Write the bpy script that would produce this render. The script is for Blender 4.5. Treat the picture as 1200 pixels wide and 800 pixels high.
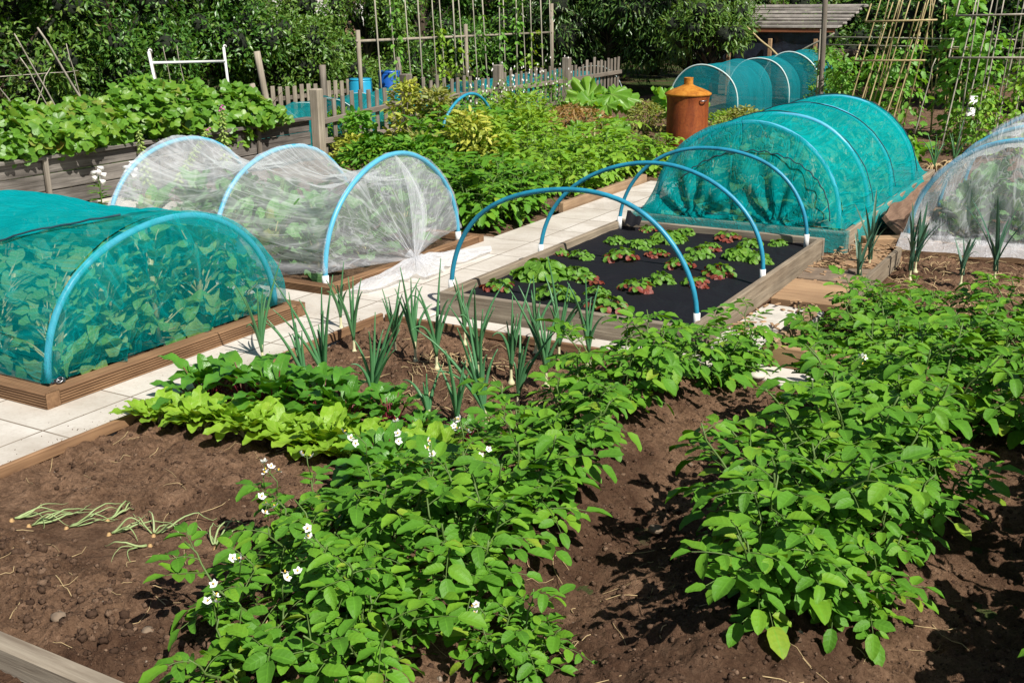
import bpy, bmesh, math, random
import numpy as np
from mathutils import Vector, Matrix
R_ = math.radians
rng = np.random.default_rng(7)
random.seed(7)
for o in list(bpy.data.objects): bpy.data.objects.remove(o)
sc = bpy.context.scene
col = sc.collection

# ------------------------------------------------------------------ camera
EYE = Vector((0, 0, 1.75))
M3 = Matrix(((0.86489661, -0.1410561, 0.48172298), (0.50185452, 0.26172666, -0.82440354), (-0.0097926, 0.95477868, 0.29715614)))
cd = bpy.data.cameras.new('camera'); cam = bpy.data.objects.new('camera', cd); col.objects.link(cam)
cd.sensor_width = 36; cd.lens = 38.93; cd.clip_start = .05; cd.clip_end = 2000
cam.matrix_world = Matrix.Translation(EYE) @ M3.to_4x4()
sc.camera = cam
# ------------------------------------------------------------------ light
SUN_DIR = Vector((0.86, -0.36, 1.06)).normalized()       # towards the sun
w = bpy.data.worlds.new('World'); sc.world = w; w.use_nodes = True
nt = w.node_tree; bg = nt.nodes['Background']
sky = nt.nodes.new('ShaderNodeTexSky'); sky.sky_type = 'NISHITA'; sky.sun_disc = False
sky.sun_elevation = math.asin(SUN_DIR.z); sky.sun_rotation = math.atan2(SUN_DIR.x, SUN_DIR.y)
nt.links.new(sky.outputs[0], bg.inputs[0]); bg.inputs[1].default_value = 0.05
sl = bpy.data.lights.new('sun', 'SUN'); sl.energy = 5.0; sl.angle = R_(0.5); sl.color = (1, .95, .87)
so = bpy.data.objects.new('sun', sl); col.objects.link(so)
so.rotation_euler = SUN_DIR.to_track_quat('Z', 'Y').to_euler()
sc.view_settings.view_transform = 'Standard'; sc.view_settings.look = 'None'
sc.view_settings.gamma = 1; sc.view_settings.use_curve_mapping = False
sc.view_settings.exposure = 0.35
sc.render.engine = 'CYCLES'
sc.cycles.transparent_max_bounces = 24
sc.cycles.max_bounces = 7

# ------------------------------------------------------------------ node helpers
class NT:
    def __init__(s, name):
        s.m = bpy.data.materials.new(name); s.m.use_nodes = True
        s.t = s.m.node_tree; s.t.nodes.clear()
        s.out = s.t.nodes.new('ShaderNodeOutputMaterial')
    def n(s, kind, **kw):
        nd = s.t.nodes.new('ShaderNode' + kind)
        for k, v in kw.items():
            if k.startswith('i_'):
                key = k[2:]; key = int(key) if key.isdigit() else key.replace('_', ' ')
                s.set(nd.inputs[key], v)
            else: setattr(nd, k, v)
        return nd
    def set(s, inp, v):
        if isinstance(v, bpy.types.NodeSocket): s.t.links.new(v, inp)
        elif isinstance(v, bpy.types.Node): s.t.links.new(v.outputs[0], inp)
        else: inp.default_value = v
    def ramp(s, fac, stops, interp='LINEAR'):
        r = s.n('ValToRGB'); r.color_ramp.interpolation = interp
        els = r.color_ramp.elements
        while len(els) < len(stops): els.new(.5)
        for e, (p, c) in zip(els, stops):
            e.position = p; e.color = tuple(c) + (1,) if len(c) == 3 else c
        s.set(r.inputs[0], fac); return r.outputs[0]
    def noise(s, vec, scale, detail=4, rough=.55, dist=0):
        nd = s.n('TexNoise'); nd.inputs['Scale'].default_value = scale; nd.inputs['Detail'].default_value = detail
        nd.inputs['Roughness'].default_value = rough; nd.inputs['Distortion'].default_value = dist
        if vec is not None: s.set(nd.inputs['Vector'], vec)
        return nd.outputs[0]
    def mapping(s, vec, scale=(1, 1, 1), loc=(0, 0, 0), rot=(0, 0, 0)):
        nd = s.n('Mapping'); s.set(nd.inputs[0], vec); nd.inputs['Scale'].default_value = scale
        nd.inputs['Location'].default_value = loc; nd.inputs['Rotation'].default_value = rot; return nd.outputs[0]
    def mix(s, f, a, b, blend='MIX'):
        nd = s.n('Mix', data_type='RGBA', blend_type=blend)
        s.set(nd.inputs[0], f); s.set(nd.inputs[6], a if not isinstance(a, tuple) else tuple(a) + (1,))
        s.set(nd.inputs[7], b if not isinstance(b, tuple) else tuple(b) + (1,)); return nd.outputs[2]
    def math(s, op, a, b=0., clamp=False):
        nd = s.n('Math', operation=op); nd.use_clamp = clamp; s.set(nd.inputs[0], a); s.set(nd.inputs[1], b); return nd.outputs[0]
    def bump(s, h, strength=.5, dist=.01):
        nd = s.n('Bump'); nd.inputs['Strength'].default_value = strength; nd.inputs['Distance'].default_value = dist
        s.set(nd.inputs['Height'], h); return nd.outputs[0]
    def principled(s, colr, rough=.6, normal=None, spec=.5, **kw):
        p = s.n('BsdfPrincipled'); s.set(p.inputs['Base Color'], colr if not isinstance(colr, tuple) else tuple(colr) + (1,))
        s.set(p.inputs['Roughness'], rough); p.inputs['Specular IOR Level'].default_value = spec
        if normal is not None: s.set(p.inputs['Normal'], normal)
        for k, v in kw.items(): s.set(p.inputs[k.replace('_', ' ')], v)
        return p.outputs[0]
    def finish(s, sh): s.t.links.new(sh, s.out.inputs[0]); return s.m

def leaf_mat(name, c1, c2, c3=None, trans=.35, rough=.42, veins=6., yellow=None, yel_amt=.06, spec=.45, vein_col=None, va=.14, crk=.5):
    s = NT(name)
    geo = s.n('NewGeometry'); uv = s.n('TexCoord').outputs['UV']; ob = s.n('TexCoord').outputs['Object']
    stops = [(0, c1), (.6, c2)] + ([(1, c3)] if c3 else [])
    base = s.ramp(geo.outputs['Random Per Island'], stops)
    if yellow:
        f = s.ramp(geo.outputs['Random Per Island'], [(0, (1, 1, 1)), (yel_amt, (1, 1, 1)), (yel_amt + .01, (0, 0, 0))])
        base = s.mix(f, base, yellow)
    blot = s.noise(ob, 14, 2)
    base = s.mix(s.math('MULTIPLY', s.ramp(blot, [(.35, (0, 0, 0)), (.7, (1, 1, 1))]), .35), base, tuple(min(1, k * 1.5) for k in c2))
    sep = s.n('SeparateXYZ'); s.set(sep.inputs[0], uv)
    u = s.math('ABSOLUTE', s.math('SUBTRACT', sep.outputs[0], .5))
    mid = s.math('LESS_THAN', u, .035)
    ph = s.math('SUBTRACT', s.math('MULTIPLY', sep.outputs[1], veins * 6.283), s.math('MULTIPLY', u, 9.))
    vv = s.math('SINE', ph)
    vh = s.math('POWER', s.math('ADD', s.math('MULTIPLY', vv, .5), .5), 3.)
    base = s.mix(s.math('MULTIPLY', mid, .5), base, vein_col or tuple(min(1, k * 2.0 + .02) for k in c2))
    if veins: base = s.mix(s.math('MULTIPLY', vh, va), base, vein_col or tuple(min(1, k * 1.8 + .02) for k in c2))
    edge = s.ramp(s.noise(s.mapping(uv, (5, 7, 1)), 1., 4, .65), [(.32, (0, 0, 0)), (.72, (1, 1, 1))]); base = s.mix(s.math('MULTIPLY', edge, .32), base, tuple(k * .55 for k in c1))
    ck = s.noise(s.mapping(uv, (7, 9, 1)), 1.3, 4, .6)
    h = s.math('SUBTRACT', s.math('MULTIPLY', vh, -.5), s.math('MULTIPLY', mid, 1.2)); h = s.math('ADD', h, s.math('MULTIPLY', ck, 2.4 * crk))
    nrm = s.bump(h, .4, .002)
    back = geo.outputs['Backfacing']
    cb = s.mix(s.math('MULTIPLY', back, .45), base, tuple(min(1, k * 1.5 + .03) for k in c2))
    p = s.principled(cb, rough, nrm, spec)
    t = s.n('BsdfTranslucent'); s.set(t.inputs[0], s.mix(.5, base, tuple(min(1, k * 3.2) for k in (c2[0] * 1.3, c2[1], c2[2] * .3)))); 
    mx = s.n('MixShader'); mx.inputs[0].default_value = trans
    s.t.links.new(p, mx.inputs[1]); s.t.links.new(t.outputs[0], mx.inputs[2])
    return s.finish(mx.outputs[0])

def wood_mat(name, dark, light, rough=.8, scale=1., axis='X', bumpd=.004, stain=None):
    s = NT(name); v = s.n('TexCoord').outputs['Object']
    sc_ = {'X': (1.2, 22, 22), 'Y': (22, 1.2, 22), 'Z': (22, 22, 1.2)}[axis]
    g1 = s.noise(s.mapping(v, tuple(k * scale for k in sc_)), 2.2, 6, .6, .6)
    g2 = s.noise(s.mapping(v, tuple(k * scale * .25 for k in sc_)), 2.0, 3)
    big = s.noise(v, 2.3, 3)
    f = s.math('ADD', s.math('MULTIPLY', g1, .65), s.math('MULTIPLY', g2, .35))
    c = s.ramp(f, [(.34, dark), (.62, light)])
    c = s.mix(s.ramp(big, [(.4, (0, 0, 0)), (.75, (.6, .6, .6))]), c, stain or tuple(k * .55 for k in dark))
    rnd = s.n('ObjectInfo').outputs['Random']
    c = s.mix(s.math('MULTIPLY', rnd, .35), c, tuple(k * .75 for k in dark))
    return s.finish(s.principled(c, rough, s.bump(g1, .8, bumpd), .25))

def plain_mat(name, c, rough=.5, metal=0., var=.15, nscale=8, bump=.0, spec=.5):
    s = NT(name); v = s.n('TexCoord').outputs['Object']
    nz = s.noise(v, nscale, 5, .6)
    cc = s.mix(s.ramp(nz, [(.35, (0, 0, 0)), (.7, (1, 1, 1))]), tuple(k * (1 - var) for k in c), tuple(min(1, k * (1 + var)) for k in c))
    return s.finish(s.principled(cc, rough, s.bump(nz, .5, bump) if bump else None, spec, Metallic=metal))

def mesh_mat(name, c, d0, line, amount):
    """fine white insect mesh: even see-through cloth crossed by sharp tension creases"""
    s = NT(name); uv = s.n('TexCoord').outputs['UV']; ob = s.n('TexCoord').outputs['Object']; lines = None
    for (sc1, rot, wdt, dist, amt) in (((11, 1.3, 1), .10, .026, .7, 1.), ((9, 2.0, 1), -.5, .018, .9, .8), ((8, 1.8, 1), .6, .018, 1.2, .8), ((24, 2.4, 1), -.2, .05, .5, .4)):
        nz = s.noise(s.mapping(uv, sc1, (rot * 7, 3 * rot, 0), (0, 0, rot)), 1., 3, .5, dist)
        l = s.math('MULTIPLY', s.ramp(s.math('ABSOLUTE', s.math('SUBTRACT', nz, .5)), [(0, (1, 1, 1)), (wdt, (0, 0, 0))]), amt)
        lines = l if lines is None else s.math('MAXIMUM', lines, l)
    soft = s.noise(s.mapping(uv, (6, 2.2, 1)), 1., 3, .5, .6)
    dens = s.math('ADD', s.math('MULTIPLY', soft, .22), d0 - .11)
    dens = s.math('ADD', dens, s.math('MULTIPLY', lines, line), True)
    lw = s.n('LayerWeight'); lw.inputs[0].default_value = .35
    dens = s.math('ADD', dens, s.math('MULTIPLY', s.math('POWER', lw.outputs['Facing'], 2.), .35), True)
    bs = s.bump(lines, amount, .01)
    d = s.n('BsdfDiffuse'); d.inputs[0].default_value = c + (1,); s.set(d.inputs['Normal'], bs); t = s.n('BsdfTranslucent'); t.inputs[0].default_value = c + (1,)
    m1 = s.n('MixShader'); m1.inputs[0].default_value = .45; s.t.links.new(d.outputs[0], m1.inputs[1]); s.t.links.new(t.outputs[0], m1.inputs[2])
    m3 = s.n('MixShader'); s.set(m3.inputs[0], dens); s.t.links.new(s.n('BsdfTransparent').outputs[0], m3.inputs[1]); s.t.links.new(m1.outputs[0], m3.inputs[2])
    return s.finish(m3.outputs[0])
def net_mat(name, c, dens0, dens1, streak=(3, 40, 1), white=False, weave=900.):
    """woven netting: threads with holes between them; folded cloth is denser"""
    s = NT(name); uv = s.n('TexCoord').outputs['UV']; ob = s.n('TexCoord').outputs['Object']
    a = s.noise(s.mapping(uv, streak), 1.0, 5, .6, 1.2)
    b = s.noise(ob, 3.1, 4, .6, 2.2)
    rid = s.math('ABSOLUTE', s.math('SUBTRACT', b, .5)); rid = s.ramp(rid, [(0, (1, 1, 1)), (.035, (0, 0, 0))])
    rid2 = s.math('ABSOLUTE', s.math('SUBTRACT', s.noise(s.mapping(ob, (1, 1, 1), (5, 2, 1)), 5.3, 3, .55, 3.0), .5)); rid2 = s.ramp(rid2, [(0, (1, 1, 1)), (.025, (0, 0, 0))])
    f = s.ramp(a, [(.3, (0, 0, 0)), (.75, (1, 1, 1))])
    dens = s.math('ADD', s.math('MULTIPLY', f, dens1 - dens0), dens0)
    dens = s.math('ADD', dens, s.math('MULTIPLY', s.math('ADD', rid, rid2), .24 if white else .07), True)
    lw = s.n('LayerWeight'); lw.inputs[0].default_value = .35       # threads close up when the cloth is seen edge-on
    dens = s.math('ADD', dens, s.math('MULTIPLY', s.math('POWER', lw.outputs['Facing'], 2.), .32), True)
    bs = s.bump(s.math('ADD', s.math('MULTIPLY', a, .6), s.math('MULTIPLY', rid, .25)), .5, .012)
    cc = s.mix(f, tuple(k * .8 for k in c), c)
    d = s.n('BsdfDiffuse'); s.set(d.inputs[0], cc); s.set(d.inputs['Normal'], bs)
    t = s.n('BsdfTranslucent'); s.set(t.inputs[0], cc)
    g = s.n('BsdfGlossy'); g.inputs['Roughness'].default_value = .45; g.inputs[0].default_value = (.8, .85, .85, 1); s.set(g.inputs['Normal'], bs)
    m1 = s.n('MixShader'); m1.inputs[0].default_value = .38; s.t.links.new(d.outputs[0], m1.inputs[1]); s.t.links.new(t.outputs[0], m1.inputs[2])
    m2 = s.n('MixShader'); m2.inputs[0].default_value = .02; s.t.links.new(m1.outputs[0], m2.inputs[1]); s.t.links.new(g.outputs[0], m2.inputs[2])
    tr = s.n('BsdfTransparent')
    m3 = s.n('MixShader'); s.set(m3.inputs[0], dens); s.t.links.new(tr.outputs[0], m3.inputs[1]); s.t.links.new(m2.outputs[0], m3.inputs[2])
    return s.finish(m3.outputs[0])

# ------------------------------------------------------------------ materials
M = {}
M['potato'] = leaf_mat('potato leaf', (.020, .080, .004), (.070, .205, .006), (.24, .39, .012), .20, .50, 5, (.40, .40, .03), .03, spec=.25)
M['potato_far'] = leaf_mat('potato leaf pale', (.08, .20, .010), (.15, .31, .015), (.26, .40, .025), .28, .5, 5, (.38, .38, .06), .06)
M['stem'] = plain_mat('green stem', (.10, .17, .035), .6)
M['petal'] = plain_mat('white petal', (.85, .83, .80), .6, var=.05)
M['pollen'] = plain_mat('yellow anther', (.75, .48, .05), .6)
M['beet'] = leaf_mat('beet leaf dark', (.030, .125, .008), (.065, .215, .010), (.16, .33, .018), .26, .3, 5, vein_col=(.16, .24, .04), va=.25, crk=1.3, spec=.6)
M['chard'] = leaf_mat('beet leaf pale', (.11, .25, .010), (.19, .355, .015), (.34, .47, .04), .3, .4, 5, vein_col=(.42, .50, .12), va=.3, crk=1.5)
M['beetstem'] = plain_mat('beet stem red', (.16, .02, .03), .4)
M['palestem'] = plain_mat('pale stem', (.45, .42, .2), .5)
M['onion'] = leaf_mat('onion leaf', (.035, .13, .055), (.06, .19, .07), (.10, .24, .08), .12, .38, 0, (.30, .30, .08), .05)
M['leek'] = leaf_mat('leek leaf', (.035, .10, .07), (.06, .15, .09), (.08, .18, .10), .1, .4, 0)
M['bulb'] = plain_mat('onion neck', (.62, .60, .36), .4, var=.12)
M['skin'] = plain_mat('dry onion skin', (.50, .32, .14), .6, var=.3, nscale=30)
M['drystraw'] = plain_mat('dry straw', (.45, .33, .17), .8, var=.3, nscale=20)
M['wilt'] = leaf_mat('wilted onion leaf', (.14, .26, .07), (.30, .38, .16), (.55, .54, .38), .12, .5, 0)
M['brassica'] = leaf_mat('brassica leaf', (.045, .16, .03), (.08, .25, .04), (.20, .38, .09), .22, .5, 5, (.40, .40, .12), .06, vein_col=(.40, .50, .28), va=.45, crk=1.4)
M['brassica_d'] = leaf_mat('brassica leaf grey', (.045, .15, .04), (.10, .25, .07), (.26, .42, .18), .22, .5, 5, vein_col=(.44, .54, .34), va=.45, crk=1.4)
M['straw_g'] = leaf_mat('strawberry leaf', (.05, .15, .010), (.10, .24, .015), (.22, .34, .03), .3, .45, 7)
M['straw_r'] = leaf_mat('strawberry leaf red', (.16, .010, .012), (.20, .04, .02), (.16, .19, .03), .3, .45, 7)
M['vine'] = leaf_mat('vine leaf', (.035, .12, .008), (.09, .22, .012), (.30, .40, .03), .3, .4, 5, (.36, .20, .06), .05)
M['bean'] = leaf_mat('bean leaf', (.06, .19, .02), (.12, .30, .03), (.24, .40, .05), .35, .45, 5)
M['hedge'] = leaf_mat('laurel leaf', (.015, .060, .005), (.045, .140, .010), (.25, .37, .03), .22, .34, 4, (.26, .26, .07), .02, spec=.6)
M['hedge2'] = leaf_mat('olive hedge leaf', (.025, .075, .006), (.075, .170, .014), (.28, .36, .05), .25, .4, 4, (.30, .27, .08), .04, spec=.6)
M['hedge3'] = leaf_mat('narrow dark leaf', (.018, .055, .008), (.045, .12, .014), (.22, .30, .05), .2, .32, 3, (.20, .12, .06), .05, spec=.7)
M['core'] = plain_mat('dark crown shade', (.012, .018, .008), .95, var=.6, nscale=30, bump=.03)  # almost black: paints the shade seen between the crown leaves
M['bark'] = wood_mat('bark', (.05, .035, .025), (.12, .09, .06), axis='Z')
M['gold'] = leaf_mat('golden leaf', (.18, .27, .02), (.38, .40, .05), (.62, .54, .14), .3, .45, 4, (.07, .18, .015), .6)
M['varieg'] = leaf_mat('bronze variegated leaf', (.10, .14, .02), (.22, .25, .05), (.55, .48, .18), .3, .45, 4, (.06, .14, .015), .5)
M['redtwig'] = leaf_mat('bronze leaf', (.20, .10, .04), (.28, .17, .06), (.38, .33, .10), .3, .45, 4, (.12, .20, .03), .2)
M['lime'] = leaf_mat('lime leaf', (.06, .16, .01), (.18, .32, .02), (.42, .50, .06), .35, .45, 5)
M['rhub'] = leaf_mat('rhubarb leaf', (.06, .18, .015), (.13, .30, .02), (.26, .42, .05), .4, .4, 4, vein_col=(.45, .55, .2))
M['foxbud'] = plain_mat('foxglove bud', (.26, .36, .08), .6)
M['pink'] = plain_mat('pink petal', (.55, .14, .36), .6)
M['hoop'] = plain_mat('blue water pipe', (.022, .27, .42), .42, var=.22, nscale=9, bump=.001)
M['hoop_l'] = plain_mat('pale blue water pipe', (.10, .42, .60), .4, var=.08, nscale=14)
M['hoop_w'] = plain_mat('white tent pole', (.55, .68, .66), .4, var=.08)
M['sleeve'] = plain_mat('white plastic', (.78, .78, .76), .4, var=.06)
M['net_teal'] = mesh_mat('teal net', (.004, .50, .52), .28, .26, .5)
M['net_flap'] = mesh_mat('teal net doubled', (.004, .50, .54), .60, .25, .6)
M['net_big'] = mesh_mat('teal net heavy', (.003, .52, .54), .48, .26, .6)
M['net_far'] = net_mat('teal net far', (.012, .34, .36), .40, .70, (3, 12, 1))
M['net_tent'] = net_mat('teal tent net', (.015, .36, .42), .42, .60, (3, 12, 1))
M['net_white'] = mesh_mat('white insect mesh', (.92, .94, .98), .23, .30, .4)
M['net_tail'] = mesh_mat('white insect mesh bunched', (.88, .89, .92), .52, .35, .6)
M['cord'] = plain_mat('dark seam cord', (.01, .05, .07), .7)
M['membrane'] = None
M['deck'] = wood_mat('brown decking timber', (.15, .080, .042), (.38, .225, .12), .7, 1., 'Y', .002)
M['deckx'] = wood_mat('brown decking timber across', (.15, .080, .042), (.38, .225, .12), .7, 1., 'X', .002)
M['greyx'] = wood_mat('weathered board across', (.19, .15, .11), (.46, .40, .31), .85, 1., 'X', .004)
M['greyy'] = wood_mat('weathered board', (.17, .13, .09), (.44, .36, .26), .85, 1., 'Y', .004)
M['tan'] = wood_mat('tan board', (.30, .18, .10), (.55, .36, .20), .8, 1., 'X', .003)
M['tany'] = wood_mat('tan plank', (.28, .18, .11), (.52, .36, .22), .8, 1., 'Y', .003)
M['fence'] = wood_mat('silvered fence timber', (.14, .115, .09), (.34, .30, .25), .9, 1., 'Z', .004)
M['fencey'] = wood_mat('silvered fence rail', (.14, .115, .09), (.34, .29, .24), .9, 1., 'Y', .004)
M['wally'] = wood_mat('dark weathered plank', (.055, .048, .042), (.30, .27, .24), .9, .8, 'Y', .006, stain=(.03, .025, .02))
M['post'] = wood_mat('rough post', (.24, .20, .15), (.48, .42, .33), .9, 1., 'Z', .003)
M['cane'] = wood_mat('bamboo cane', (.36, .27, .12), (.66, .54, .30), .6, 1., 'Z', .001)
M['cane_g'] = wood_mat('grey cane', (.30, .27, .21), (.58, .53, .43), .7, 1., 'Z', .001)
M['barrel'] = plain_mat('light blue plastic', (.02, .34, .55), .4, var=.1)
M['barrel_d'] = plain_mat('dark blue plastic', (.01, .10, .42), .35, var=.15)
M['tarp'] = plain_mat('black tarpaulin', (.02, .025, .04), .35, var=.5, nscale=4, bump=.04)
M['stone'] = plain_mat('stone', (.22, .16, .11), .9, var=.35, nscale=9, bump=.01)
M['palestone'] = plain_mat('pale stone', (.58, .54, .47), .9, var=.2, nscale=9, bump=.01)
M['roofgrey'] = plain_mat('weathered grey roof', (.33, .30, .27), .9, var=.3, nscale=5, bump=.01)
M['wallw'] = plain_mat('white render', (.72, .70, .66), .9, var=.08, nscale=3)
M['tile'] = plain_mat('pink brown roof', (.30, .17, .12), .9, var=.2, nscale=5)
M['glass'] = plain_mat('dark pane', (.03, .04, .05), .1, var=.2)
M['steel'] = plain_mat('grey steel', (.30, .30, .31), .4, 1., var=.2)

def mk_rust():
    s = NT('rusty steel'); v = s.n('TexCoord').outputs['Object']
    a = s.noise(s.mapping(v, (1, 1, .28)), 8, 7, .65, .5); b = s.noise(v, 42, 4)
    c = s.ramp(a, [(.3, (.11, .024, .008)), (.5, (.25, .058, .014)), (.62, (.32, .085, .02)), (.78, (.40, .15, .045))])
    c = s.mix(s.ramp(b, [(.45, (0, 0, 0)), (.8, (.6, .6, .6))]), c, (.10, .03, .015))
    return s.finish(s.principled(c, .62, s.bump(b, .5, .003), .35))
M['rust'] = mk_rust()
def mk_rustlid():
    s = NT('orange rusty lid'); v = s.n('TexCoord').outputs['Object']
    a = s.noise(v, 11, 6, .65, .5)
    c = s.ramp(a, [(.3, (.22, .07, .012)), (.5, (.44, .17, .02)), (.75, (.58, .28, .05))])
    return s.finish(s.principled(c, .8, s.bump(a, .6, .008), .2))
M['rustlid'] = mk_rustlid()

def mk_soil(name, wet=True, tint=(1, 1, 1)):
    s = NT(name); v = s.n('TexCoord').outputs['Object']
    T = lambda c: tuple(a * b for a, b in zip(c, tint))
    big = s.noise(v, 1.1, 4, .5, .5); mid = s.noise(v, 9, 6, .65); fine = s.noise(v, 70, 6, .75); gr = s.noise(v, 260, 3, .7)
    f = s.math('ADD', s.math('ADD', s.math('MULTIPLY', mid, .40), s.math('MULTIPLY', fine, .40)), s.math('MULTIPLY', gr, .20))
    c = s.ramp(f, [(.34, T((.040, .023, .015))), (.45, T((.130, .078, .048))), (.56, T((.26, .165, .105))), (.70, T((.45, .32, .22)))])
    if wet: c = s.mix(s.ramp(big, [(.46, (0, 0, 0)), (.60, (.62, .62, .62))]), c, T((.055, .028, .018)))
    vor = s.n('TexVoronoi'); vor.inputs['Scale'].default_value = 38; s.set(vor.inputs['Vector'], v)
    h = s.math('ADD', s.math('ADD', s.math('MULTIPLY', fine, .8), s.math('MULTIPLY', mid, .8)), s.math('ADD', s.math('MULTIPLY', gr, .3), s.math('MULTIPLY', vor.outputs[0], -.35)))
    return s.finish(s.principled(c, .95, s.bump(h, 1., .022), .12))
M['soil'] = mk_soil('dug brown soil', True, (1.05, 1., .96))
M['soil2'] = mk_soil('dry brown soil', False, (.9, .9, .9))
def mk_paving():
    s = NT('pale paving slabs'); v = s.n('TexCoord').outputs['Object']
    br = s.n('TexBrick'); s.set(br.inputs['Vector'], s.mapping(v, (1, 1, 1), (.15, .06, 0)))
    br.offset = .0; br.inputs['Scale'].default_value = 1; br.inputs['Brick Width'].default_value = .47; br.inputs['Row Height'].default_value = .47
    br.inputs['Mortar Size'].default_value = .005; br.inputs['Mortar Smooth'].default_value = .2
    br.inputs['Color1'].default_value = (.58, .54, .475, 1); br.inputs['Color2'].default_value = (.66, .62, .56, 1); br.inputs['Mortar'].default_value = (.20, .16, .12, 1)
    a = s.noise(v, 3.5, 6, .6, .4); b = s.noise(v, 60, 5, .7)
    c = s.mix(s.ramp(a, [(.4, (0, 0, 0)), (.75, (.45, .45, .45))]), br.outputs[0], (.40, .34, .27))
    c = s.mix(s.ramp(b, [(.5, (0, 0, 0)), (.8, (.45, .45, .45))]), c, (.30, .25, .20))
    d_ = s.noise(v, 1.7, 7, .7, .8); c = s.mix(s.ramp(d_, [(.46, (0, 0, 0)), (.66, (.6, .6, .6))]), c, (.36, .31, .25))
    h = s.math('ADD', s.math('MULTIPLY', br.outputs[1], -1.), s.math('MULTIPLY', b, .2))
    return s.finish(s.principled(c, .9, s.bump(h, .7, .006), .2))
M['paving'] = mk_paving()
def mk_membrane():
    s = NT('black weed membrane'); v = s.n('TexCoord').outputs['Object']
    a = s.noise(v, 3, 4, .5, .6); b = s.noise(v, 120, 3, .7)
    c = s.mix(s.ramp(b, [(.55, (0, 0, 0)), (.8, (.5, .5, .5))]), (.006, .006, .009), (.020, .019, .019))
    return s.finish(s.principled(c, .75, s.bump(a, .8, .05), .25))
M['membrane'] = mk_membrane()
def mk_ground():
    s = NT('rough grass and earth'); v = s.n('TexCoord').outputs['Object']
    a = s.noise(v, 1.2, 6, .6); b = s.noise(v, 20, 6, .7)
    c = s.mix(s.ramp(a, [(.45, (0, 0, 0)), (.6, (1, 1, 1))]), (.05, .085, .02), (.10, .062, .038))
    c = s.mix(s.math('MULTIPLY', b, .5), c, (.04, .05, .02))
    return s.finish(s.principled(c, .95, s.bump(b, 1., .03), .1))
M['ground'] = mk_ground()

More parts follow.
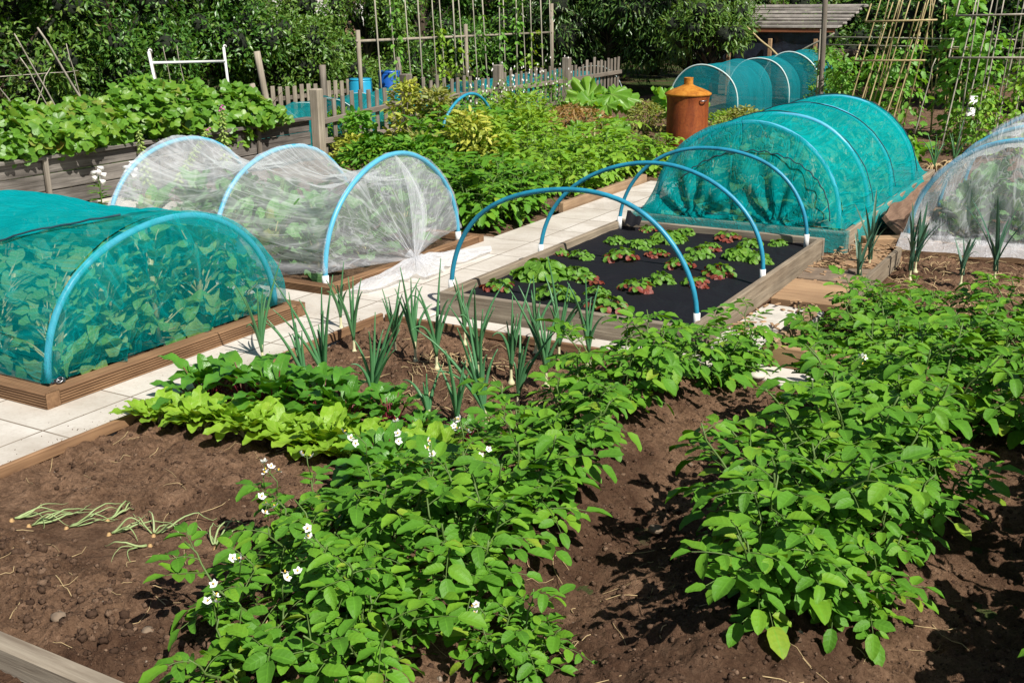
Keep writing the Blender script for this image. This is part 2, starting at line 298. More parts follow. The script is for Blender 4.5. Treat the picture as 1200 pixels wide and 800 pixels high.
# ------------------------------------------------------------------ mesh building
class MB:
    def __init__(s): s.v = []; s.f = []; s.u = []; s.n = 0
    def grid(s, P, uv=None, closed_v=False):
        """P: (K, a, b, 3) batches of grids -> quads"""
        P = np.asarray(P, float)
        if P.ndim == 3: P = P[None]
        K, a, b, _ = P.shape
        idx = np.arange(K * a * b).reshape(K, a, b)
        A = idx[:, :-1, :]; B = idx[:, 1:, :]
        if closed_v:
            q = np.stack([A, B, np.roll(B, -1, 2), np.roll(A, -1, 2)], -1)
        else:
            q = np.stack([A[:, :, :-1], B[:, :, :-1], B[:, :, 1:], A[:, :, 1:]], -1)
        if uv is None:
            uu, vv = np.meshgrid(np.linspace(0, 1, a), np.linspace(0, 1, b), indexing='ij')
            uv = np.stack([vv, uu], -1)
        uv = np.broadcast_to(uv, (K, a, b, 2)).reshape(-1, 2)
        s.v.append(P.reshape(-1, 3)); s.u.append(uv); s.f.append(q.reshape(-1, 4) + s.n); s.n += K * a * b
    def raw(s, V, F):
        V = np.asarray(V, float); F = [tuple(f) for f in F]
        q = np.array([f if len(f) == 4 else (*f, f[-1]) for f in F])
        s.v.append(V); s.u.append(V[:, :2] * 1.); s.f.append(q + s.n); s.n += len(V)
    def box(s, c, size, rz=0., bev=.004, tilt=None, jit=0.):
        """chamfered box"""
        hx, hy, hz = [k / 2 for k in size]; b = min(bev, hx * .9, hy * .9, hz * .9)
        V = []; key = {}
        for sx in (-1, 1):
            for sy in (-1, 1):
                for sz in (-1, 1):
                    key[sx, sy, sz] = len(V)
                    V += [(sx * hx, sy * (hy - b), sz * (hz - b)), (sx * (hx - b), sy * hy, sz * (hz - b)), (sx * (hx - b), sy * (hy - b), sz * hz)]
        k = lambda sx, sy, sz, a: key[sx, sy, sz] + a
        F = []
        for a in (0, 1, 2):
            o1, o2 = [i for i in (0, 1, 2) if i != a]
            for sg in (-1, 1):
                q = []
                for (p, r) in ((-1, -1), (1, -1), (1, 1), (-1, 1)):
                    t = [0, 0, 0]; t[a] = sg; t[o1] = p; t[o2] = r; q.append(k(*t, a))
                if (sg > 0) == (a == 1): q = q[::-1]
                F.append(q)
        for a in (0, 1, 2):      # edges parallel to axis a
            o1, o2 = [i for i in (0, 1, 2) if i != a]
            for p in (-1, 1):
                for r in (-1, 1):
                    t0 = [0, 0, 0]; t1 = [0, 0, 0]; t0[a] = -1; t1[a] = 1
                    for t in (t0, t1): t[o1] = p; t[o2] = r
                    F.append([k(*t0, o1), k(*t1, o1), k(*t1, o2), k(*t0, o2)])
        for key3 in key: F.append([k(*key3, 0), k(*key3, 1), k(*key3, 2)])
        V = np.array(V)
        if jit: V = V + rng.normal(0, jit, V.shape)
        if tilt is not None: V = V @ np.array(Matrix(tilt).transposed())
        ca, sa = math.cos(rz), math.sin(rz)
        V = np.stack([V[:, 0] * ca - V[:, 1] * sa, V[:, 0] * sa + V[:, 1] * ca, V[:, 2]], 1) + np.array(c)
        s.raw(V, F)
    def board(s, p0, p1, h, t, z0=0., bev=.005):
        """upright board from p0 to p1 (xy), height h, thickness t"""
        p0 = np.array(p0, float); p1 = np.array(p1, float); d = p1 - p0; L = np.hypot(*d[:2])
        c = (p0 + p1) / 2
        s.box((c[0], c[1], z0 + h / 2), (L, t, h), math.atan2(d[1], d[0]), bev)
    def tube(s, pts, r, n=8, cap=True):
        pts = np.asarray(pts, float); K = len(pts); r = np.broadcast_to(np.asarray(r, float), (K,))
        T = np.gradient(pts, axis=0); T /= np.linalg.norm(T, axis=1, keepdims=True) + 1e-9
        ref = np.array([0, 0, 1.]) if abs(T[:, 2]).mean() < .8 else np.array([1., 0, 0])
        A = np.cross(T, ref); A /= np.linalg.norm(A, axis=1, keepdims=True) + 1e-9; B = np.cross(T, A)
        th = np.linspace(0, 2 * np.pi, n, endpoint=False)
        P = pts[:, None] + r[:, None, None] * (A[:, None] * np.cos(th)[None, :, None] + B[:, None] * np.sin(th)[None, :, None])
        if cap:
            P = np.concatenate([np.broadcast_to(pts[0], (1, n, 3)) + (P[0] - pts[0]) * .02, P, pts[-1] + (P[-1:] - pts[-1]) * .02])
        s.grid(P, closed_v=True)
    def lathe(s, prof, c=(0, 0, 0), n=32):
        th = np.linspace(0, 2 * np.pi, n, endpoint=False); prof = np.asarray(prof, float)
        P = np.stack([prof[:, 0][:, None] * np.cos(th), prof[:, 0][:, None] * np.sin(th), np.repeat(prof[:, 1][:, None], n, 1)], -1) + np.array(c)
        s.grid(P, closed_v=True)
    def mesh(s, name, mat, off=(0, 0, 0), smooth=True):
        me = bpy.data.meshes.new(name)
        V = np.concatenate(s.v) - np.array(off); F = np.concatenate(s.f); U = np.concatenate(s.u)
        tri = F[:, 2] == F[:, 3]
        # order is kept: quads first, then triangles
        FQ = F[~tri]; FT = F[tri][:, :3]
        lv = np.concatenate([FQ.ravel(), FT.ravel()]).astype(np.int32)
        tot = np.concatenate([np.full(len(FQ), 4), np.full(len(FT), 3)]).astype(np.int32)
        st = np.concatenate([[0], np.cumsum(tot)[:-1]]).astype(np.int32)
        me.vertices.add(len(V)); me.vertices.foreach_set('co', V.astype(np.float32).ravel())
        me.loops.add(len(lv)); me.loops.foreach_set('vertex_index', lv)
        me.polygons.add(len(tot)); me.polygons.foreach_set('loop_start', st); me.polygons.foreach_set('loop_total', tot)
        me.polygons.foreach_set('use_smooth', np.full(len(tot), smooth))
        uvl = me.uv_layers.new(name='UVMap'); uvl.data.foreach_set('uv', U[lv].astype(np.float32).ravel())
        me.update(calc_edges=True); me.validate()
        me.materials.append(mat)
        return me

def unit(a): return a / (np.linalg.norm(a, axis=-1, keepdims=True) + 1e-9)
PROF = {'ovate': lambda t: (t ** .55) * ((1 - t) ** .75) * 1.95,
        'lance': lambda t: np.sin(np.pi * t ** .9) ** .8,
        'strap': lambda t: np.minimum(1, t * 8) ** .5 * (1 - t) ** .45,
        'spoon': lambda t: np.where(t < .32, .13 + .12 * t, ((np.clip(t - .32, 0, 1) / .68) ** .6) * np.clip((1 - t) / .68, 0, 1) ** .5 * 1.55 + .13 * (t < .98)),
        'round': lambda t: np.sqrt(np.clip(1 - (2 * t - 1) ** 2, 0, 1))}
def leaves(mb, P, D, N, L, W, nl=4, nw=2, shape='ovate', curl=.6, fold=.25, wave=0., wfreq=3.):
    P = np.atleast_2d(P).astype(float); K = len(P)
    D = unit(np.broadcast_to(np.asarray(D, float), (K, 3))); N = np.broadcast_to(np.asarray(N, float), (K, 3))
    B = unit(np.cross(D, N)); N = np.cross(B, D)
    L = np.broadcast_to(L, (K,)); W = np.broadcast_to(W, (K,)); curl = np.broadcast_to(curl, (K,)); fold = np.broadcast_to(fold, (K,))
    t = (1 - np.cos(np.linspace(0, np.pi, nl + 1))) / 2 if shape in ('ovate', 'round', 'lance') else np.linspace(0, 1, nl + 1)
    sx = np.linspace(-1, 1, nw + 1)
    ct = np.where(np.abs(curl) < 1e-3, 1e-3, curl)[:, None]
    al = np.sin(ct * t) / ct; dn = (1 - np.cos(ct * t)) / ct
    wd = PROF[shape](np.clip(t, 1e-4, 1 - 1e-4))[None] * W[:, None] / 2
    ph = rng.random((K, 1, 1)) * 6.28
    w_ = wd[:, :, None] * sx[None, None]
    up = fold[:, None, None] * np.abs(w_) 
    if wave: up = up + wave * W[:, None, None] * np.sin(wfreq * 6.28 * t[None, :, None] + ph + 1.7 * np.sign(sx)[None, None]) * (np.abs(sx)[None, None] ** 1.3) * (PROF[shape](np.clip(t, 1e-3, .999)) > .25)[None, :, None]
    # the blade normal turns with the curl
    cn = np.cos(ct * t)[:, :, None]; sn = np.sin(ct * t)[:, :, None]
    G = P[:, None, None] + D[:, None, None] * ((al * L[:, None])[:, :, None, None] + (up * sn)[..., None]) \
        + N[:, None, None] * (-(dn * L[:, None])[:, :, None, None] + (up * cn)[..., None]) + B[:, None, None] * w_[..., None]
    uu = np.stack(np.broadcast_arrays((sx * .5 + .5)[None, :], t[:, None]), -1)
    mb.grid(G, uu)
def palm(mb, P, D, N, S, lobes=5, depth=.28, nth=20, cup=.15, tooth=0., ruf=0.):
    """lobed leaf blades as polar grids; P is where the leaf stalk joins"""
    P = np.atleast_2d(P); K = len(P); D = unit(np.broadcast_to(D, (K, 3)).astype(float)); B = unit(np.cross(D, np.broadcast_to(N, (K, 3)))); N = np.cross(B, D)
    S = np.broadcast_to(S, (K,))
    th = np.linspace(-np.pi * .93, np.pi * .93, nth + 1)
    r = (.62 + .38 * np.cos(th * .5) ** .8) * (1 - depth * (1 - np.abs(np.cos(th * lobes / 2.)) ** .7)) * .62
    if tooth: r = r * (1 + tooth * np.cos(th * 19))
    rad = np.array([.03, .45, 1.]) if not ruf else np.linspace(.03, 1, 7)
    X = rad[:, None] * (r * np.cos(th))[None]; Y = rad[:, None] * (r * np.sin(th))[None]
    ph = rng.random(K) * 6.28
    Z = cup * (X ** 2 + Y ** 2)[None] * np.where(rng.random(K) < .7, -1, 1)[:, None, None] * 1.2 + .05 * rad[None, :, None] * np.sin(th * 3 + ph[:, None])[:, None, :] + ruf * (rad[None, :, None] ** 1.5) * np.sin(th * 11 + ph[:, None])[:, None, :]
    G = P[:, None, None] + S[:, None, None, None] * (X[None, ..., None] * D[:, None, None] + Y[None, ..., None] * B[:, None, None] + Z[..., None] * N[:, None, None])
    uu = np.stack([Y / 1.3 + .5, X / 1.3 + .5], -1)
    mb.grid(G, uu)

# ------------------------------------------------------------------ objects
def setp(o, label=None, cat=None, group=None, kind=None):
    if label: o['label'] = label
    if cat: o['category'] = cat
    if group: o['group'] = group
    if kind: o['kind'] = kind
    return o
def thing(name, label, cat, loc=(0, 0, 0), rz=0., group=None):
    o = bpy.data.objects.new(name, None); o.empty_display_size = .1; col.objects.link(o)
    o.location = loc; o.rotation_euler = (0, 0, rz); return setp(o, label, cat, group)
def obj(name, me, parent=None, loc=None):
    o = bpy.data.objects.new(name, me); col.objects.link(o)
    if parent is not None: o.parent = parent
    if loc is not None: o.location = loc
    return o
def part(name, mb, mat, parent, smooth=True, world=True, label=None):
    """build mb as a child; world=True: its points are given in world space"""
    off = (0, 0, 0)
    if world:
        p = parent; off = Vector((0, 0, 0))
        while p is not None: off = off + p.location; p = p.parent
    o = obj(name, mb.mesh(name, M[mat] if isinstance(mat, str) else mat, off, smooth), parent)
    if label: o['label'] = label
    return o
def solo(name, mb, mat, label, cat, loc=(0, 0, 0), group=None, smooth=True, kind=None):
    o = obj(name, mb.mesh(name, M[mat] if isinstance(mat, str) else mat, loc, smooth)); o.location = loc
    return setp(o, label, cat, group, kind)
def copy_tree(o, parent=None):
    c = o.copy(); col.objects.link(c)
    if parent is not None: c.parent = parent
    for ch in list(o.children): copy_tree(ch, c)
    return c

# ------------------------------------------------------------------ noise
def vnoise(x, y, seed=0):
    xi = np.floor(x).astype(np.int64); yi = np.floor(y).astype(np.int64); fx = x - xi; fy = y - yi
    fx = fx * fx * (3 - 2 * fx); fy = fy * fy * (3 - 2 * fy)
    def h(a, b):
        n = (a * 374761393 + b * 668265263 + seed * 974634777) & 0x7fffffff
        n = ((n ^ (n >> 13)) * 1274126177) & 0x7fffffff
        return ((n ^ (n >> 16)) & 0xffff) / 65535.
    return (h(xi, yi) * (1 - fx) + h(xi + 1, yi) * fx) * (1 - fy) + (h(xi, yi + 1) * (1 - fx) + h(xi + 1, yi + 1) * fx) * fy
def fbm(x, y, o=4, seed=0):
    r = 0; a = .5
    for k in range(o): r = r + a * vnoise(x * 2 ** k, y * 2 ** k, seed + k); a *= .5
    return r
ROW1, ROW2, ROW3 = -1.88, -.86, .28
def soil_h(x, y):
    x = np.asarray(x, float); y = np.asarray(y, float)
    act = np.clip((4.75 - y) / .3, 0, 1) * np.clip((y - 1.9) / .3, 0, 1)
    wob = .05 * np.sin(y * 1.7)
    rid = .12 * np.exp(-((x - ROW1 + wob) / .24) ** 2) + .13 * np.exp(-((x - ROW2 + wob) / .25) ** 2) + .13 * np.exp(-((x - ROW3) / .25) ** 2)
    fur = -.045 * np.exp(-((x - (ROW1 + ROW2) / 2) / .14) ** 2) - .04 * np.exp(-((x - (ROW2 + ROW3) / 2) / .2) ** 2)
    h = (rid + fur) * act
    h = h + .035 * np.exp(-((y - 1.95) / .16) ** 2) * (x < -2.)
    onion = np.clip((y - 3.5) / .2, 0, 1) * np.clip((-2. - x) / .2, 0, 1) * np.clip((4.8 - y) / .15, 0, 1)
    rough = .014 + .014 * fbm(x * 1.3, y * 1.3, 2, 5) * 2
    smoothband = np.exp(-((y - 2.25) / .14) ** 2) * (x < -2.2)
    rough = rough * (1 - .75 * smoothband)
    h = h + (fbm(x * 11, y * 11, 4, 1) - .5) * rough * 2.4 + onion * (fbm(x * 5, y * 5, 3, 9) - .5) * .07
    cl = vnoise(x * 26, y * 26, 3); h = h + ((vnoise(x * 48, y * 48, 13) - .5) * .012 + np.abs(vnoise(x * 85 + 3, y * 85, 17) - .5) * .012 + (vnoise(x * 140, y * 140, 23) - .5) * .004) * (1 - smoothband * .8)
    h = h + np.clip(cl - .58, 0, 1) * .055 * (1 - smoothband * .8)
    strip = ((y > 4.78) & (y < 5.08)) * 1. + ((x < -1.45) & (y > 4.78)) * 1.
    return np.where(strip > 0, np.minimum(h, .012), h)
def sh(x, y): return float(soil_h(x, y))

# ------------------------------------------------------------------ ground
mb = MB()
xs = np.concatenate([np.linspace(-900, -30, 8), np.linspace(-25, 25, 26), np.linspace(30, 900, 8)])
ys = np.concatenate([np.linspace(-900, -20, 8), np.linspace(-15, 40, 28), np.linspace(60, 900, 8)])
X, Y = np.meshgrid(xs, ys, indexing='ij'); mb.grid(np.stack([X, Y, np.full_like(X, -.05)], -1))
setp(obj('ground', mb.mesh('ground', M['ground'])), kind='structure')
mb = MB(); X, Y = np.meshgrid(np.concatenate([np.arange(-3.672, .1, .0068), np.arange(.1, 2.4, .03)]), np.concatenate([np.arange(.9, 1.55, .03), np.arange(1.55, 4.85, .0068), np.arange(4.85, 8.15, .016)]), indexing='ij')
mb.grid(np.stack([X, Y, soil_h(X, Y)], -1)); setp(obj('soil', mb.mesh('soil', M['soil'])), kind='structure')
mb = MB(); X, Y = np.meshgrid(np.arange(-8.35, 3.5, .06), np.arange(6.9, 24, .06), indexing='ij')
Z = (fbm(X * 5, Y * 5, 4, 3) - .5) * .05 - .012; Z = np.where((Y < 8.3) & (X > -3.7), -.04, Z); Z = np.where((X > -4.35) & (X < -3.4) & (Y < 10), -.03, Z)
mb.grid(np.stack([X, Y, Z], -1)); setp(obj('far_soil', mb.mesh('far_soil', M['soil2'])), kind='structure')
def slab_sheet(name, x0, x1, y0, y1, z=.022):
    mb = MB(); mb.box(((x0 + x1) / 2, (y0 + y1) / 2, z - .04), (x1 - x0, y1 - y0, .08), bev=.006)
    setp(obj(name, mb.mesh(name, M['paving'], smooth=False)), kind='structure')
slab_sheet('path', -8.3, -3.69, -.5, 4.85)
slab_sheet('path', -8.3, -3.462, 4.852, 7.02)
slab_sheet('path', -4.26, -3.462, 7.023, 10.0)
slab_sheet('path', -3.458, -.95, 4.862, 5.05)

# bed edging
def raised(name, label, mat_x, mat_y, x0, x1, y0, y1, h, t=.035, z0=0., group=None, ribs=False, sides='FBLR'):
    """four boards round a bed; F faces -y, B +y, L -x, R +x"""
    T = thing(name, label, 'raised bed', (x0, y0, 0), group=group)
    def bd(p0, p1, mat):
        mb = MB()
        if ribs:
            # grooved decking board: ribs along its length, front and top
            p0 = np.array(p0); p1 = np.array(p1); d = unit((p1 - p0)[None])[0]; nrm = np.array([d[1], -d[0]])
            zs = []; n = 6
            prof = []
            for k in range(n):
                za = h * k / n; zb = h * (k + 1) / n; prof += [(t / 2, za + .002), (t / 2, zb - .005), (t / 2 - .006, zb - .004), (t / 2 - .006, zb + .001)]
            prof = prof[:-2] + [(t / 2 - .003, h)]
            for k in range(1, 6):
                q = t / 2 - t * k / 6; prof += [(q + .003, h), (q + .002, h - .004), (q - .001, h - .004), (q - .002, h)]
            prof += [(-t / 2, h), (-t / 2, 0)]
            G = np.array([[np.array([*(e + nrm * a), z0 + z]) for a, z in prof] for e in (p0, p1)])
            mb.grid(G)
            for e in (0, 1):
                q = np.array([np.array([*((p0, p1)[e] + nrm * a), z0 + z]) for a, z in ((t / 2 - .003, 0), (t / 2 - .003, h - .002), (-t / 2, h - .002), (-t / 2, 0))])
                mb.raw(q, [(0, 1, 2, 3)])
        else: mb.board(p0, p1, h, t, z0)
        part('board', mb, mat, T, smooth=False)
    e = t / 2
    if 'F' in sides: bd((x0, y0 + e), (x1, y0 + e), mat_x)
    if 'R' in sides: bd((x1 - e, y0 + t + .002), (x1 - e, y1 - t - .002), mat_y)
    if 'B' in sides: bd((x1, y1 - e), (x0, y1 - e), mat_x)
    if 'L' in sides: bd((x0 + e, y1 - t - .002), (x0 + e, y0 + t + .002), mat_y)
    return T
def bedsoil(x0, x1, y0, y1, z):
    mb = MB(); X, Y = np.meshgrid(np.arange(x0, x1, .03), np.arange(y0, y1, .03), indexing='ij')
    mb.grid(np.stack([X, Y, z + (fbm(X * 9, Y * 9, 4, 2) - .5) * .03], -1)); setp(obj('bed_soil', mb.mesh('bed_soil', M['soil2'])), kind='structure')

raised('raised_bed', 'brown ribbed decking bed under the near teal net tunnel', 'deckx', 'deck', -7.6, -4.10, 2.93, 4.68, .075, .075, .022, ribs=True)
bedsoil(-7.5, -4.18, 3.02, 4.6, .04)
raised('raised_bed', 'brown ribbed decking bed under the white mesh tunnel', 'deckx', 'deck', -6.9, -4.24, 5.08, 6.86, .05, .07, .022, ribs=True)
bedsoil(-6.8, -4.32, 5.16, 6.8, .035)
raised('raised_bed', 'weathered grey bed of strawberries lined with black membrane', 'greyx', 'greyy', -3.44, -1.90, 5.07, 7.52, .15, .04)
mb = MB(); X, Y = np.meshgrid(np.linspace(-3.41, -1.93, 90), np.linspace(5.10, 7.49, 120), indexing='ij')
edge = np.minimum(np.minimum(X + 3.41, -1.93 - X), np.minimum(Y - 5.10, 7.49 - Y))
Z = .075 + .03 * fbm(X * 4, Y * 4, 3, 8) + .02 * np.exp(-edge / .04)
mb.grid(np.stack([X, Y, Z], -1)); solo('weed_membrane', mb, 'membrane', 'black weed membrane sheet laid over the strawberry bed', 'weed membrane')
def mem_z(x, y): return .075 + .03 * float(fbm(np.array(x * 4.), np.array(y * 4.), 3, 8))
# membrane corner sticking up
mb = MB(); G = np.array([[(-3.35 + .12 * u, 7.40 + .05 * v, .13 + .10 * v * (1 - u * .5) + .01 * math.sin(9 * u)) for u in np.linspace(0, 1, 6)] for v in np.linspace(0, 1, 5)])
mb.grid(G); solo('membrane_flap', mb, 'membrane', 'black membrane corner folded up at the back of the strawberry bed', 'weed membrane')

raised('raised_bed', 'grey board bed under the big teal net tunnel', 'greyx', 'greyy', -3.45, -1.80, 7.72, 11.0, .16, .04)
bedsoil(-3.4, -1.85, 7.78, 10.95, .07)
raised('raised_bed', 'low timber bed under the white mesh tunnel at the right', 'tan', 'tany', -1.50, .1, 7.98, 10.8, .10, .05)
bedsoil(-1.45, .05, 8.03, 10.75, .05)
raised('raised_bed', 'timber edge of the leafy bed beside the pale slabs', 'tan', 'tany', -1.56, -.75, 5.10, 6.0, .105, .045, sides='FL')
# thin edging boards of the front plot
def single_board(label, p0, p1, h, t, mat, z0=0., name='edging_board'):
    mb = MB(); mb.board(p0, p1, h, t, z0); o = solo(name, mb, mat, label, 'board', (p0[0], p0[1], 0), smooth=False); return o
single_board('thin brown edging board between the pale path and the front soil', (-3.678, 1.6), (-3.678, 4.84), .05, .022, 'deck')
single_board('thin brown edging board behind the onions', (-3.66, 4.845), (-1.75, 4.845), .045, .022, 'deckx')
single_board('pale grey timber across the near left corner of the soil', (-4.6, 1.585), (-2.0, 1.585), .085, .06, 'greyx')
single_board('grey board standing along the right edge of the slab path', (-1.42, 6.35), (-1.42, 7.6), .12, .035, 'greyy')
single_board('tan timber edging beside the tall potatoes in the middle plot', (-4.30, 8.2), (-4.30, 9.95), .09, .05, 'tany')
single_board('short grey log board in front of the rusty incinerator', (-5.7, 11.55), (-4.2, 11.5), .12, .09, 'tan')
# sloping rough plank beside the big tunnel
mb = MB(); ys = np.linspace(8.35, 10.6, 40); us = np.linspace(0, 1, 6)
G = np.array([[(-1.70 + .16 * u + .015 * math.sin(y * 7), y, .20 - .17 * u + .012 * math.sin(y * 11 + u * 4)) for u in us] for y in ys]); G2 = G.copy(); G2[..., 2] -= .03; G2[..., 0] -= .02
mb.grid(G); mb.grid(G2[:, ::-1]); mb.grid(np.stack([G[0], G2[0]])); mb.grid(np.stack([G[:, 0], G2[:, 0]])); mb.grid(np.stack([G2[:, -1], G[:, -1]]))
solo('rough_plank', mb, wood_mat('dark rough plank', (.13, .075, .05), (.34, .22, .15), .9, 1., 'Y', .006), 'rough brown plank leaning along the right side of the big teal tunnel', 'plank', (-1.7, 8.35, 0))
single_board('pale timber on the ground between the two right hand tunnels', (-1.75, 8.0), (-1.48, 8.16), .08, .12, 'tan')

# slabs, bricks and timber of the little right path
def flat(label, name, cat, x, y, sx, sy, h, rz, mat, z=0.01, group=None):
    mb = MB(); mb.box((x, y, z + h / 2), (sx, sy, h), rz, .006, jit=.0015); return solo(name, mb, mat, label, cat, (x, y, z), group, smooth=False)
flat('pale slab beside the front right corner of the strawberry bed', 'paving_slab', 'slab', -1.72, 5.34, .30, .44, .03, .03, 'palestone')
flat('cracked pale slab behind the timber edged leafy bed', 'paving_slab', 'slab', -1.68, 5.83, .34, .46, .035, -.04, 'palestone')
flat('tan slab lying across the narrow right path', 'paving_slab', 'slab', -1.64, 6.42, .42, .52, .05, .02, 'tan')
flat('wide brown block next to the tan slab on the right path', 'paving_block', 'block', -1.66, 6.88, .40, .30, .05, .06, 'stone')
flat('broken brown brick at the far side of the wide block', 'brick', 'brick', -1.53, 7.02, .16, .11, .06, .3, 'stone')
flat('pale weathered plank at the far end of the right path', 'paving_slab', 'slab', -1.56, 7.42, .26, .44, .045, -.16, 'tan')
def rock(label, x, y, r, mat, z=0., group=None, name='stone', sq=.6):
    mb = MB(); n = 12; th = np.linspace(0, 2 * np.pi, n, endpoint=False); ph = np.linspace(-1.5, 1.5, 7)
    rr = r * (1 + .28 * (rng.random((7, n)) - .5)); G = np.stack([rr * np.cos(ph)[:, None] * np.cos(th), rr * .85 * np.cos(ph)[:, None] * np.sin(th), rr * sq * np.sin(ph)[:, None] + 0 * th], -1) + np.array((x, y, z + r * sq * .6))
    mb.grid(G, closed_v=True); return solo(name, mb, mat, label, 'stone', (x, y, z), group)
for (x, y, r, l) in ((-1.50, 4.86, .045, 'pale broken stone in front of the timber edged bed'), (-1.36, 4.80, .04, 'small pale chip right of the broken stone near the timber edge'), (-1.18, 4.72, .055, 'flat white stone between the potato leaves behind the furrow')):
    rock(l, x, y, r, 'palestone', .02, sq=.4)
rock('rounded brown stone lying in the furrow between potato rows', -1.33, 3.25, .028, 'stone', -.03)
rock('dull brown stone near the timber at the lower left', -2.60, 1.80, .028, 'stone', .015)
rock('small reddish stone in the soil near the lower left timber', -2.32, 1.88, .02, 'stone', .015)

# clods and grit on the dug soil: countless
mb = MB(); n = 34000
cx = rng.uniform(-3.6, .6, n); cy = rng.uniform(1.7, 4.8, n)
keep = rng.random(n) < np.where((np.abs(cy - 2.25) < .16) & (cx < -2.2), .15, 1); cx = cx[keep]; cy = cy[keep]
cx[:420] = -3.70 - np.abs(rng.normal(0, .035, 420)); cx[420:470] = rng.uniform(-4.05, -3.7, 50); n = len(cx)
r = .0018 + .0095 * rng.random(n) ** 7
r = np.where(cx < -3.69, np.minimum(r, .0026), r); near = (cy < 2.15) & (cx < -1.8) & (cx > -3.69); r = np.where(near, r * 1.5, r)
th = np.linspace(0, 2 * np.pi, 7, endpoint=False); ph = np.array([-1.4, -.5, .5, 1.4])
rr = r[:, None, None] * (1 + .7 * (rng.random((n, 4, 7)) - .5))
G = np.stack([rr * np.cos(ph)[None, :, None] * np.cos(th), rr * np.cos(ph)[None, :, None] * np.sin(th), rr * .75 * np.sin(ph)[None, :, None] + 0 * th], -1)
G += np.stack([cx, cy, np.where(cx < -3.69, .023, soil_h(cx, cy) + r * .3)], -1)[:, None, None]
mb.grid(G, closed_v=True)
def mk_clod():
    s = NT('clods'); g = s.n('NewGeometry')
    c = s.ramp(g.outputs['Random Per Island'], [(0, (.055, .032, .021)), (.8, (.165, .102, .066)), (.99, (.25, .165, .11)), (1, (.42, .36, .29))])
    f = s.noise(s.n('TexCoord').outputs['Object'], 190, 4, .7); c = s.mix(s.ramp(f, [(.4, (0, 0, 0)), (.65, (.7, .7, .7))]), c, (.05, .03, .02))
    return s.finish(s.principled(c, .95, s.bump(f, 1., .004), .1))
setp(obj('soil_clods', mb.mesh('soil_clods', mk_clod(), smooth=True)), 'crumbs and small clods of earth strewn over the dug soil', 'soil clods', kind='stuff')

# ------------------------------------------------------------------ hoops & nets
def arc_pts(c, axis, a, h, n=30, th0=0, th1=np.pi, z0=.05, leg=0.):
    """hoop in the plane across `axis`; axis 'X' spans Y, axis 'Y' spans X"""
    th = np.linspace(th0, th1, n); q = a * np.cos(th) * (1 + .02 * np.sin(th) ** 2); z = z0 + leg + (h - leg) * np.sin(th) ** .95
    if leg: 
        q = np.concatenate([[q[0]], q, [q[-1]]]); z = np.concatenate([[z0], z, [z0]])
    # a bent pipe is never a perfect arc
    k1, k2 = math.sin(c[0] * 37 + c[1] * 91), math.cos(c[0] * 53 - c[1] * 17); w_ = np.sin(np.linspace(0, np.pi, len(q)))
    u_ = np.linspace(0, 1, len(q)); q = q + a * w_ * (.018 * k1 * np.sin(u_ * 9 + k2) + .02 * k2); z = z + h * w_ * .012 * np.sin(u_ * 13 + 3 * k1); off = .03 * a * k1 * w_
    if axis == 'X': return np.stack([c[0] + off, c[1] - q, z], -1)
    return np.stack([c[0] + q, c[1] + off, z], -1)
for (y, l) in ((5.22, 'blue pipe hoop over the near end of the strawberry bed'), (6.30, 'blue pipe hoop over the middle of the strawberry bed'), (7.42, 'blue pipe hoop over the far end of the strawberry bed')):
    T = thing('hoop', l, 'hoop', (-2.7, y, .0), group='blue hoops over the strawberry bed')
    x = -2.70; a = .755 if y < 7 else .70; h = {5.22: .64, 6.3: .63, 7.42: .60}[y]
    mb = MB(); p = arc_pts((x, y), 'Y', a, h, 40, z0=.13); p[:, 1] += .03 * np.sin(np.linspace(0, 3.1, len(p))); mb.tube(p, .0135, 12); part('pipe', mb, 'hoop', T)
    for e in (0, -1):
        mb = MB(); mb.tube(np.array([p[e] + (0, 0, -.04), p[e] + (0, 0, .055)]), .018, 12); part('sleeve', mb, 'sleeve', T)

def skin(c0, c1, axis, hoops, a, h, sag, wr, nv, nu, seed, z0=.05, lift=None, flare=.02):
    """net over hoops: grid nu (along the tunnel) by nv (over the arch)"""
    s = np.linspace(c0, c1, nu); th = np.linspace(0, np.pi, nv); hp = np.array(sorted(hoops))
    S, TH = np.meshgrid(s, th, indexing='ij')
    k = np.clip(np.searchsorted(hp, S) - 1, 0, len(hp) - 2); f = np.clip((S - hp[k]) / (hp[k + 1] - hp[k]), 0, 1)
    sg = sag * np.sin(np.pi * f) ** .8
    dis = np.minimum(np.abs(f), np.abs(1 - f))
    w1 = (fbm(TH * 9 + seed, S * 1.3, 3, seed) - .47) * wr * 2.2 + (fbm(TH * 3.5, S * 3.5, 3, seed + 5) - .47) * wr * 2.
    rr = 1 + .015 - sg * (.35 + .65 * np.sin(TH)) + w1 * (.25 + dis * 1.6)
    q = a * np.cos(TH) * rr * (1 + .02 * np.sin(TH) ** 2); z = z0 + h * np.sin(TH) ** .95 * (rr - .3 * sg)
    low = np.exp(-np.sin(TH) / .12); q = q * (1 + flare * low)
    if lift is not None: z = z + low * lift(S)
    if axis == 'X': return np.stack([S, c_y - q, z], -1)
    return np.stack([c_x + q, S, z], -1)

# ---- near teal tunnel (left)
c_y = 3.84; HX = [-7.3, -6.4, -5.5, -4.26]
T = thing('net_tunnel', 'near teal net tunnel full of leafy brassicas on a decking bed', 'net tunnel', (-4.26, c_y, 0))
for x in HX:
    mb = MB(); p = arc_pts((x, c_y), 'X', .765, .625, 40, z0=.08); mb.tube(p, .0165, 12); part('hoop_pipe', mb, 'hoop_l', T)
mb = MB(); G = skin(-7.25, -4.255, 'X', HX, .78, .637, .045, .03, 90, 150, 3, z0=.09); mb.grid(G)
